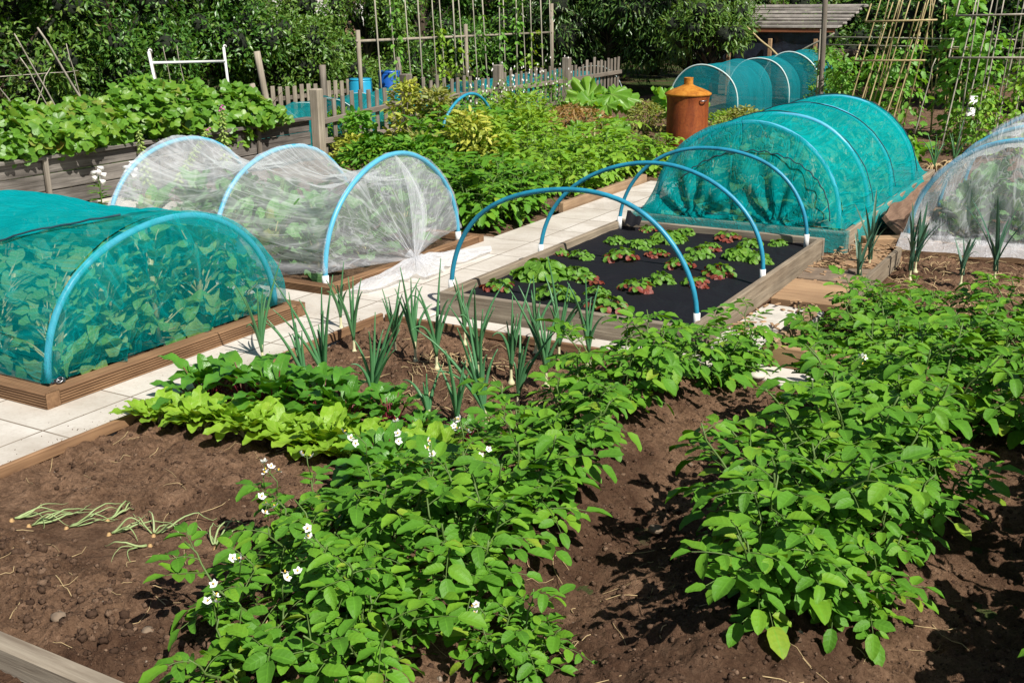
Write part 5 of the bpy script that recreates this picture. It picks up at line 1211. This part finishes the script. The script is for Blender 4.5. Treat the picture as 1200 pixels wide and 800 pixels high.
for (y, l) in ((6.55, 'small white foxglove left, at the foot of the plank wall'), (6.9, 'small white foxglove right, beside the batten')):
    T = thing('foxglove', l, 'foxglove', (-8.0, y, 0), 0, 'foxgloves in front of the plank wall'); mb = MB(); mb.tube(np.array([[-8.0, y, 0], [-8.0, y, .34]]), .006, 6); part('stem', mb, 'stem', T)
    mb = MB()
    for k in range(7): c = np.array([-8.0, y, .26 + .018 * k]); a = k * 2.4; d = np.array([math.cos(a) , math.sin(a), -.4]); mb.tube(np.stack([c, c + d * .03, c + d * .06]), [.004, .013, .024], 8)
    part('flowers', mb, 'petal', T)
    lb = MB(); n = 24; a = rng.uniform(0, 6.28, n); leaves(lb, np.stack([-8 + 0 * a, y + 0 * a, rng.uniform(0, .2, n)], -1), np.stack([np.cos(a), np.sin(a), .4 + 0 * a], -1), (0, 0, 1), .12, .04, 3, 2); part('foliage', lb, 'potato', T)

# ------------------------------------------------------------------ beyond the fence
def post(label, p0, p1, r, mat='post', name='post', cat='post', group=None):
    mb = MB(); mb.tube(np.linspace(p0, p1, 5), r, 8); return solo(name, mb, mat, label, cat, (p0[0], p0[1], 0), group)
post('lone weathered post standing in the vine left of the fence corner', (-9.0, 9.95, 0), (-9.1, 9.85, 1.18), .038)
# white pipe frame
T = thing('pipe_frame', 'white pipe goal frame rising above the vine', 'pipe frame', (-9.6, 8.9, 0))
for (y, dy) in ((8.76, .05), (9.86, .02)):
    mb = MB(); mb.tube(np.array([[-9.6, y + dy * 2, .2], [-9.6, y - dy, 1.22]]), .016, 8); part('upright', mb, 'sleeve', T)
    mb = MB(); th = np.linspace(0, 3.6, 8); mb.tube(np.stack([-9.6 + 0 * th, y - dy + .022 * (1 - np.cos(th)), 1.22 + .022 * np.sin(th)], -1), .009, 6); part('hook', mb, 'sleeve', T)
mb = MB(); mb.tube(np.array([[-9.6, 8.74, 1.10], [-9.6, 9.85, 1.06]]), .015, 8); part('crossbar', mb, 'sleeve', T)
def cane(label, p0, p1, r=.008, mat='cane_g', group=None):
    mb = MB(); p0 = np.array(p0, float); p1 = np.array(p1, float); t = np.linspace(0, 1, 9)[:, None]; P = p0 * (1 - t) + p1 * t + rng.normal(0, .004, (9, 3)); mb.tube(P, np.linspace(r, r * .7, 9) * (1 + .1 * (np.arange(9) % 2)), 6)
    return solo('garden_cane', mb, mat, label, 'cane', (p0[0], p0[1], 0), group)
for k, (y, l) in enumerate(((9.05, 'thin cane just right of the left white upright'), (9.25, 'thin cane in the middle of the white pipe frame'), (9.45, 'thin cane right of the middle of the white pipe frame'))): cane(l, (-9.9, y + .1, .3), (-9.95, y, 1.25), .006)
for y0, y1, z1, r, l in ((8.35, 7.66, 1.50, .014, 'pale thick cane leaning left in front of the hedge at the far left'), (8.18, 7.98, 1.32, .007, 'thin cane behind the pale leaning one'), (7.95, 7.38, 1.45, .010, 'cane of the left wigwam leaning to the frame edge'), (7.85, 7.42, 1.22, .008, 'short cane tied to the left wigwam'), (7.55, 7.1, 1.0, .009, 'leftmost short cane at the frame edge'), (7.25, 7.75, 1.1, .006, 'cane crossing the left wigwam')): cane(l, (-10, y0, .3), (-10, y1, z1), r)
cane('horizontal wire bar of the left wigwam', (-10.2, 7.2, 1.03), (-10.2, 8.25, 1.03), .005)
# short far picket fence
T = thing('picket_fence', 'short stretch of low pickets behind the teal netting', 'fence', (-11.2, 12, 0))
mb = MB(); mb.box((-11.2, 13.3, .36), (.03, 2.3, .06)); part('rail', mb, 'fencey', T, smooth=False)
for k in range(15):
    mb = MB(); mb.box((-11.17, 12.2 + k * .158, .27), (.02, .08, .54 + .02 * rng.normal()), 0, .004); part('picket', mb, 'post', T, smooth=False)
post('blunt stump post left of the far low pickets', (-11.1, 12.0, .1), (-11.1, 11.86, .62), .045)
# low teal nets of the neighbouring plot
def lownet(label, x, y0, y1, a, h, hy, seed, mat='net_far'):
    global c_x
    c_x = x; T = thing('low_net', label, 'net tunnel', (x, y0, 0), group='low teal nets beyond the picket fence')
    for y in hy: mb = MB(); mb.tube(arc_pts((x, y), 'Y', a, h, 24, z0=.02), .006, 7); part('hoop_pipe', mb, 'hoop_w', T)
    mb = MB(); G = skin(y0, y1, 'Y', hy, a * 1.02, h * 1.03, .10, .14, 36, 60, seed, z0=.02); mb.grid(G)
    for e in (0, -1): tp = G[e]; mb.grid(np.array([np.stack([tp[:, 0], tp[:, 1] + (.04 if e else -.04) * v + .03 * np.sin(tp[:, 0] * 20) * v, tp[:, 2] * (1 - v)], -1) for v in np.linspace(0, 1, 8)]))
    part('net', mb, mat, T)
lownet('low teal net left of the plank wall post', -9.6, 9.9, 11.2, .55, .46, [9.9, 10.6, 11.2], 41)
lownet('low teal net humped behind the first pickets', -9.3, 11.3, 12.7, .60, .52, [11.3, 12.0, 12.7], 42)
lownet('low teal net in front of the blue barrels', -9.3, 12.8, 14.0, .55, .46, [12.8, 13.4, 14.0], 43)
lownet('low green blue net behind the middle pickets', -9.2, 14.4, 16.1, .60, .50, [14.4, 15.2, 16.1], 44, 'net_tent')
lownet('blue net behind the last fence sections', -9.1, 16.2, 18.0, .6, .52, [16.2, 17.4, 18.6], 45, 'net_far')
def barrel(label, x, y, r, h, mat):
    T = thing('barrel', label, 'barrel', (x, y, 0), group='blue barrels beyond the fence'); mb = MB()
    mb.lathe([(r * .9, 0), (r, .05), (r, h * .33), (r * 1.04, h * .35), (r, h * .37), (r, h * .66), (r * 1.04, h * .68), (r, h * .7), (r, h * .95), (r * .93, h), (.01, h)], n=28); part('body', mb, mat, T, world=False)
    mb = MB(); mb.lathe([(r * .97, h * .985), (r * .99, h * 1.0), (r * .99, h * 1.03), (r * .9, h * 1.035), (.01, h * 1.03)], n=28); part('rim', mb, mat, T, world=False)
barrel('light blue barrel behind the teal nets', -10.35, 13.35, .17, .60, 'barrel'); barrel('dark blue barrel right of the light blue one', -10.4, 14.15, .17, .66, 'barrel_d')
# bean frame: posts, two long bars, strings and climbing beans
T = thing('bean_trellis', 'long wooden bean frame with two end posts behind the fence', 'bean frame', (-10, 13, 0))
for (y, z1) in ((12.92, 1.32), (15.75, 1.33), (18.7, 1.62)):
    mb = MB(); mb.tube(np.array([[-10, y, 0], [-10, y - .02, z1]]), .032, 8); part('post', mb, 'post', T)
mb = MB(); mb.tube(np.array([[-10, 12.85, 1.17], [-10, 18.75, 1.11]]), .020, 8); part('crossbar', mb, 'post', T)
for k in range(17):
    y = 13.35 + k * .325 + rng.normal(0, .05); mb = MB(); mb.tube(np.linspace([-9.95, y + .05, .2], [-9.95 - .05 * (k % 2), y - rng.uniform(-.08, .1), 1.75 + .1 * rng.random()], 4), .009 if k % 3 else .012, 6); part('cane', mb, 'cane_g', T)
def climber(label, x, y, h, w_, n, L, mat='bean', name='bean_plant', x1=None, y1=None, group=None):
    T = thing(name, label, 'bean plant', (x, y, 0), group=group); mb = MB(); x1 = x if x1 is None else x1; y1 = y if y1 is None else y1
    t = np.linspace(0, 1, 26); wx = x + (x1 - x) * t + .02 * np.cos(t * 30); wy = y + (y1 - y) * t + .02 * np.sin(t * 30); mb.tube(np.stack([wx, wy, h * t], -1), .005, 5); part('stem', mb, 'stem', T)
    mb = MB(); q = rng.random(n) ** .85; a = rng.uniform(0, 6.28, n); r = w_ * (1 - .45 * q) * rng.random(n) ** .6 * (.6 + .6 * np.abs(np.sin(q * 11 + x)))
    P = np.stack([x + (x1 - x) * q + r * np.cos(a), y + (y1 - y) * q + r * np.sin(a), h * q], -1)
    D = np.stack([np.cos(a), np.sin(a), -.5 + 0 * a], -1) + rng.normal(0, .4, (n, 3)); N = np.stack([np.cos(a), np.sin(a), .8 + 0 * a], -1) + rng.normal(0, .3, (n, 3)); l = L * rng.uniform(.6, 1.15, n)
    leaves(mb, P, D, N, l, l * .8, 3, 2, 'ovate', rng.uniform(.1, .7, n), .2); part('foliage', mb, mat, T); return T
for y, h, n, l in ((13.75, 1.7, 110, 'beans climbing in front of the blue barrels'), (14.9, 1.3, 120, 'beans climbing left of the frame middle'), (15.35, 1.1, 110, 'feathery beans at the frame middle'), (16.1, 1.5, 120, 'beans climbing right of the middle post'), (16.75, 1.7, 130, 'beans reaching the crossbar on the right half'), (17.3, 1.7, 140, 'thick beans near the right end of the frame'), (17.8, 1.2, 90, 'short beans by the right end post')): climber(l, -9.95, y, h, .16 if h > 1.2 else .3, n, .09, 'bean' if h > 1.3 else 'lime', group='beans on the long frame')
for k, (y, z) in enumerate(((13.55, .72), (14.45, .74))): post(['square grey post left of the light blue barrel', 'square grey post right of the dark blue barrel'][k], (-10.8, y - .5 + k, 0), (-10.8, y - .5 + k, z + .1), .05, 'fence')
post('tall grey post rising behind the big teal tunnel', (-3.95, 14.9, 0), (-4.0, 14.9, 1.95), .035, 'fence')

# ------------------------------------------------------------------ bean canes at the right
def wig(label, x, y, n, w_, h, lean, mat='cane', seed=0, rows=(.75, 1.2)):
    T = thing('cane_frame', label, 'cane frame', (x, y, 0)); g = np.random.default_rng(seed)
    for k in range(n):
        bx = x + w_ * (k / (n - 1) - .5); mb = MB(); tx = bx + lean + g.normal(0, .04); s = 1 if k % 2 else -1
        mb.tube(np.linspace([bx, y + s * .28, 0], [tx + .0, y - s * .08 + g.normal(0, .03), h * g.uniform(.93, 1.08)], 6), np.linspace(.010, .007, 6), 6); part('cane', mb, mat, T)
    for z in rows:
        mb = MB(); mb.tube(np.array([[x - w_ / 2 + lean * z / h - .1, y - .16, z], [x + w_ / 2 + lean * z / h + .1, y - .16, z + .02]]), .011, 8); part('bar', mb, mat, T)
        mb = MB(); mb.tube(np.array([[x - w_ / 2 + lean * z / h - .1, y - .16, z], [x - w_ / 2 + lean * z / h - .12, y + .14, z + .2]]), .009, 8); part('brace', mb, mat, T)
    return T
wig('tilted bamboo cane frame behind the big teal tunnel', -3.15, 14.3, 12, .62, 1.75, .34, 'cane', 5, (.96, 1.42))
wig('greyer cane frame at the right edge', -1.75, 13.6, 10, .8, 1.8, .12, 'cane_g', 6, (1.05, 1.5))
wig('distant canes in the bean rows between the two cane frames', -2.5, 15.4, 7, .5, 1.6, -.05, 'cane', 7, (1.05,))
T = thing('support_rail', 'long thin rail crossing behind the beans', 'rail', (-2.5, 15.2, 0))
for z in (1.10, 1.20): mb = MB(); mb.tube(np.array([[-4.1, 15.2, z], [-.9, 15.2, z - .02]]), .010, 6); part('rail', mb, 'cane_g', T)
for x in (-4.1, -.9): mb = MB(); mb.tube(np.array([[x, 15.2, 0], [x, 15.2, 1.3]]), .014, 6); part('upright', mb, 'cane_g', T)
k = 0
for x, y, h, n, w_, L, l in ((-3.65, 14.8, 1.0, 260, .3, .09, 'beans at the left foot of the tilted canes'), (-3.25, 14.7, 1.0, 300, .34, .10, 'beans in the middle of the tilted canes'), (-2.85, 14.6, 1.2, 320, .34, .10, 'beans at the right side of the tilted canes'), (-2.45, 15.3, 1.75, 300, .3, .11, 'tall beans left of the dark gap'), (-2.2, 14.9, 1.75, 360, .3, .12, 'tall bright beans right of the dark gap'), (-1.9, 14.7, 1.3, 280, .3, .11, 'beans between the tall ones and the right canes'), (-1.75, 13.4, .75, 420, .26, .055, 'feathery peas at the foot of the right canes'), (-1.4, 13.5, 1.0, 360, .26, .07, 'peas climbing the right canes'), (-1.1, 13.8, 1.5, 300, .3, .09, 'peas at the very right edge'), (-2.05, 13.6, .5, 260, .2, .05, 'low pea shoots left of the right canes'), (-3.95, 15.3, 1.1, 200, .3, .09, 'beans next to the tall grey post'), (-1.5, 15.2, 1.7, 300, .35, .11, 'tall beans behind the right canes'), (-2.95, 13.1, .45, 240, .22, .08, 'low plants at the right flank of the big teal tunnel'), (-.8, 14.8, 1.7, 300, .4, .11, 'tall beans beyond the right edge')):
    climber(l, x, y, h, w_, n, L, 'bean' if 'pea' not in l else 'potato_far', group='beans and peas on the right hand canes')
b1('leafy_plant', 'young squash in front of the bare earth between canes and tunnel', 'plant', bush(830, .24, .22, 60, .13, .10, 'bean'), -2.35, 12.6)
cane('grey stick with a white ball on its foot before the beans', (-2.44, 13.3, .2), (-2.3, 13.3, 1.05), .008)
mb = MB(); mb.lathe([(.001, -.03), (.02, -.024), (.03, 0), (.02, .024), (.001, .03)], n=14); solo('ball', mb, 'sleeve', 'small white ball at the lower end of the grey stick', 'ball', (-2.44, 13.26, .18)).location = (-2.44, 13.26, .18)
for k, (x, y, z) in enumerate(((-2.0, 14.45, .52), (-2.02, 14.5, .38))):
    mb = MB(); mb.box((0, 0, 0), (.09, .01, .10), .2, .003); o = solo('white_tag', mb, 'sleeve', ['upper', 'lower'][k] + ' white tag hanging among the tall bright beans', 'tag', (0, 0, 0)); o.location = (x, y - .1, z)
for x, y, l in ((-1.93, 11.7, 'dried onion clump right of the big teal tunnel'), (-1.80, 12.05, 'dried onion clump behind the first dried one')):
    T = onion(x, y, .5, 6, l, (0, 0), 'dried onions at the right', 'onion', .0); mb = MB()
    for q in range(22): a = rng.uniform(0, 6.28); t = np.linspace(0, 1, 5); r = rng.uniform(.08, .2); mb.tube(np.stack([r * t * math.cos(a), r * t * math.sin(a), .10 * np.sin(t * 3) + .01], -1), .006, 5)
    part('dry_leaves', mb, 'drystraw', T, world=False)

# ------------------------------------------------------------------ shed and far house
T = thing('shed', 'low shed with a slatted grey roof and black tarpaulin front', 'shed', (-6.2, 20.6, 0))
mb = MB()
for k in range(9): mb.box((-6.35 + .03 * k, 20.6 + .0, .045 + .085 * k), (2.2, 1.5, .083), 0, .006, jit=.004)
part('wall', mb, 'stone', T, smooth=False)
mb = MB(); X, Z = np.meshgrid(np.linspace(-7.25, -5.2, 50), np.linspace(.62, 1.12, 12), indexing='ij'); mb.grid(np.stack([X, 19.80 + .04 * fbm(X * 5, Z * 4, 3, 2), Z], -1)); part('tarpaulin', mb, 'tarp', T)
mb = MB(); mb.box((-6.25, 19.78, 1.14), (2.3, .05, .07)); part('fascia', mb, wood_mat('red brown fascia', (.25, .09, .04), (.42, .17, .09), .7), T, smooth=False)
for k in range(7):
    mb = MB(); mb.box((-6.2 + .02 * k, 19.86 + .22 * k, 1.20 + .055 * k), (2.25 + .1 * rng.random(), .24, .045), rng.normal(0, .015), .01, jit=.004); part('roof_slat', mb, 'roofgrey', T, smooth=False)
for x in (-6.95, -6.2, -5.4):
    mb = MB(); mb.box((x, 19.72, .5), (.06, .06, 1.0)); part('post', mb, 'tan', T, smooth=False)
cane('pale batten leaning against the shed front', (-5.9, 19.3, .72), (-6.6, 19.3, 1.28), .02, 'cane'); cane('thin batten leaning the other way before the shed', (-5.6, 19.0, .75), (-4.9, 19.0, 1.12), .018, 'cane_g')
T = thing('house', 'white rendered house glimpsed above the hedge', 'house', (-36, 46, 0))
mb = MB(); mb.box((-36, 47.5, 2.2), (9, 6, 4.4), .6, .02); part('wall', mb, 'wallw', T, smooth=False)
mb = MB(); c = Matrix.Rotation(.6, 3, 'Z')
V = [(-4.8, -3.4, 4.4), (4.8, -3.4, 4.4), (4.8, 3.4, 4.4), (-4.8, 3.4, 4.4), (-4.8, 0, 6.6), (4.8, 0, 6.6)]; V = [tuple(c @ Vector(v) + Vector((-36, 47.5, .0))) for v in V]
mb.raw(V, [(0, 1, 5, 4), (2, 3, 4, 5), (1, 2, 5), (3, 0, 4), (3, 2, 1, 0)]); part('roof', mb, 'tile', T, smooth=False)
mb = MB(); mb.box((-34.5, 42.3, .3), (3, 2.4, .85), .6, .02); part('lean_to', mb, 'tile', T, smooth=False)
for dx in (-2.4, 0, 2.4):
    v = c @ Vector((dx, -3.04, 0)) + Vector((-36, 47.5, 2.6)); mb = MB(); mb.box(tuple(v), (1.1, .08, 1.2), .6, .01); part('window', mb, 'glass', T, smooth=False)

# ------------------------------------------------------------------ hedges and trees
def tree(name, label, x, y, R, H, n, L, mat, seed, z0=.0, shape='ovate', aspect=.5, droop=.2, group=None, squash=1., W=.5):
    global rng
    old = rng; rng = np.random.default_rng(seed); g = rng
    T = thing(name, label, 'tree' if name.endswith('tree') else 'hedge shrub', (x, y, 0), 0, group)
    # lobes of the crown
    nl = 34; la = g.uniform(0, 6.28, nl); lz = g.uniform(z0 + .12 * H, H * .88, nl); prof = np.sqrt(np.clip(1 - ((lz / H - .45) / .62) ** 2, .08, 1)); lr = R * prof * g.uniform(.35, .85, nl)
    C = np.stack([lr * np.cos(la), lr * np.sin(la) * squash, lz], -1); cr = R * g.uniform(.24, .42, nl)
    k = g.integers(0, nl, n); d = unit(g.normal(0, 1, (n, 3))); rr = cr[k] * g.random(n) ** .33 * (1 + .12 * g.normal(0, 1, n)); P = C[k] + d * rr[:, None] * np.array([1, 1, .9])
    keep = P[:, 2] > z0; P = P[keep]; d = d[keep]; n = len(P)
    D = d * .6 + np.array([0, 0, -droop]) + g.normal(0, .55, (n, 3)); N = d + np.array([0, 0, .8]) + g.normal(0, .45, (n, 3)); l = L * g.uniform(.6, 1.2, n)
    lb = MB(); leaves(lb, P, D, N, l, l * W, 2, 2, shape, g.uniform(0, .6, n), .3)
    tb = MB(); tb.tube(np.array([[0, 0, 0], [.05, 0, H * .35], [0, .05, H * .75]]), [.05 * R + .03, .04 * R + .02, .02], 8)
    for i in range(nl): tb.tube(np.stack([np.array([0, 0, C[i][2] * .45]), C[i] * (.55, .55, .8), C[i] + unit(C[i][None])[0] * cr[i] * .5]), [.03, .018, .006], 5, cap=False)
    part('trunk', tb, 'bark', T, world=False)
    # near-black lumps standing in for the shade deep inside the crown
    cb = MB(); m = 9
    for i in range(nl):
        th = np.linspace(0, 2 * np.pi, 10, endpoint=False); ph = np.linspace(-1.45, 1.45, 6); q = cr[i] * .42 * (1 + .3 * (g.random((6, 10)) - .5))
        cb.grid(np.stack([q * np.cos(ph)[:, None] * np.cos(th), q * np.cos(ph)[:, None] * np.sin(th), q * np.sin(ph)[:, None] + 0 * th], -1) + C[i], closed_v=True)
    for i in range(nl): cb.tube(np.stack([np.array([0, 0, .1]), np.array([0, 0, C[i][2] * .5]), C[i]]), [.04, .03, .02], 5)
    part('shade_core', cb, 'core', T, world=False)
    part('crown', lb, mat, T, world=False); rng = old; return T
HG = 'dark shrubs of the hedge beyond the plots'
hs = [(-12.3, 5.0, 1.5, 3.6, 'hedge', 'glossy hedge shrub cut by the left edge'), (-12.4, 7.1, 1.35, 3.2, 'hedge', 'glossy hedge shrub behind the left canes'), (-12.5, 8.9, 1.3, 3.4, 'hedge2', 'yellowish hedge shrub behind the leaning cane'),
      (-12.7, 10.8, 1.4, 3.6, 'hedge', 'very dark shrub behind the white pipe frame'), (-13.0, 12.6, 1.35, 3.2, 'hedge', 'dark shrub behind the lone weathered post'), (-13.0, 14.4, 1.15, 1.9, 'hedge2', 'lighter shrub behind the far low pickets'),
      (-13.4, 17.5, 1.15, 2.6, 'hedge2', 'olive shrub behind the blue barrels'), (-13.3, 19.2, 1.4, 3.4, 'hedge', 'dark shrub behind the left half of the bean frame'), (-12.6, 20.6, 1.4, 3.6, 'hedge', 'dark shrub behind the right half of the bean frame'), (-11.3, 22.0, 1.5, 3.8, 'hedge3', 'dark shrub behind the right end of the bean frame')]
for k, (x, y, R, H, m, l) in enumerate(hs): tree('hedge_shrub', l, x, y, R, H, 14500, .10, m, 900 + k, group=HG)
tree('bay_tree', 'dark narrow leaved tree behind the last picket fence section', -9.6, 20.3, 1.7, 3.4, 16000, .13, 'hedge3', 931, z0=.15, droop=.6, W=.28)
tree('bay_tree', 'dark tree overhanging the teal net tents', -7.9, 20.2, 1.5, 3.2, 15000, .13, 'hedge3', 932, z0=.35, droop=.6, W=.3)
tree('bay_tree', 'low branch tree crown reaching in front of the shed corner', -6.9, 18.6, .85, 1.8, 4200, .12, 'hedge2', 933, z0=.75, droop=.5, W=.32)
tree('bay_tree', 'broad tree closing the view behind the bay trees', -10.3, 24.2, 2.6, 5.0, 9000, .16, 'hedge', 934)
tree('hedge_shrub', 'shrub behind the shed at its left', -7.0, 23.8, 1.4, 2.2, 6000, .11, 'hedge2', 935, group=HG)
tree('hedge_shrub', 'shrub behind the right part of the shed', -4.7, 23.6, 1.3, 1.75, 6000, .11, 'hedge', 936, group=HG)
tree('hedge_shrub', 'shrub behind the tilted canes', -3.2, 20.5, 1.4, 3.0, 8000, .11, 'hedge', 937, group=HG)
tree('hedge_shrub', 'shrub behind the tall beans at the right', -1.2, 19.2, 1.5, 3.4, 8000, .11, 'hedge', 938, group=HG)
tree('hedge_shrub', 'shrub beyond the right edge behind the canes', 1.2, 18.2, 1.5, 3.4, 7000, .11, 'hedge', 939, group=HG)
for k, (x, y, R, H) in enumerate(((-18, 4, 3, 6), (-18.5, 9.5, 3, 6.5), (-19, 15.2, 3, 6), (-19, 29.5, 3.2, 6.5), (-13.5, 29, 3.2, 7), (-7.5, 30, 3, 5), (-2.5, 29, 3, 6), (3, 27, 3, 6))):
    tree('broadleaf_tree', ['tall tree far behind the left edge', 'tall tree far behind the white pipe frame', 'tall tree far behind the low pickets', 'tall tree far behind the bean frame', 'tall tree far behind the bay trees', 'tall tree far behind the shed', 'tall tree far behind the tilted canes', 'tall tree far beyond the right edge'][k], x, y, R, H, 8000, .2, 'hedge2' if k % 2 else 'hedge', 950 + k)
tree('hedge_shrub', 'low shrub under the glimpse of the white house', -13.2, 16.0, .9, 1.25, 6000, .1, 'hedge2', 971, group=HG)
tree('conifer_tree', 'small dark green conifer rising left of the bean frame', -12.6, 15.0, .45, 1.55, 3500, .08, 'hedge2', 970)
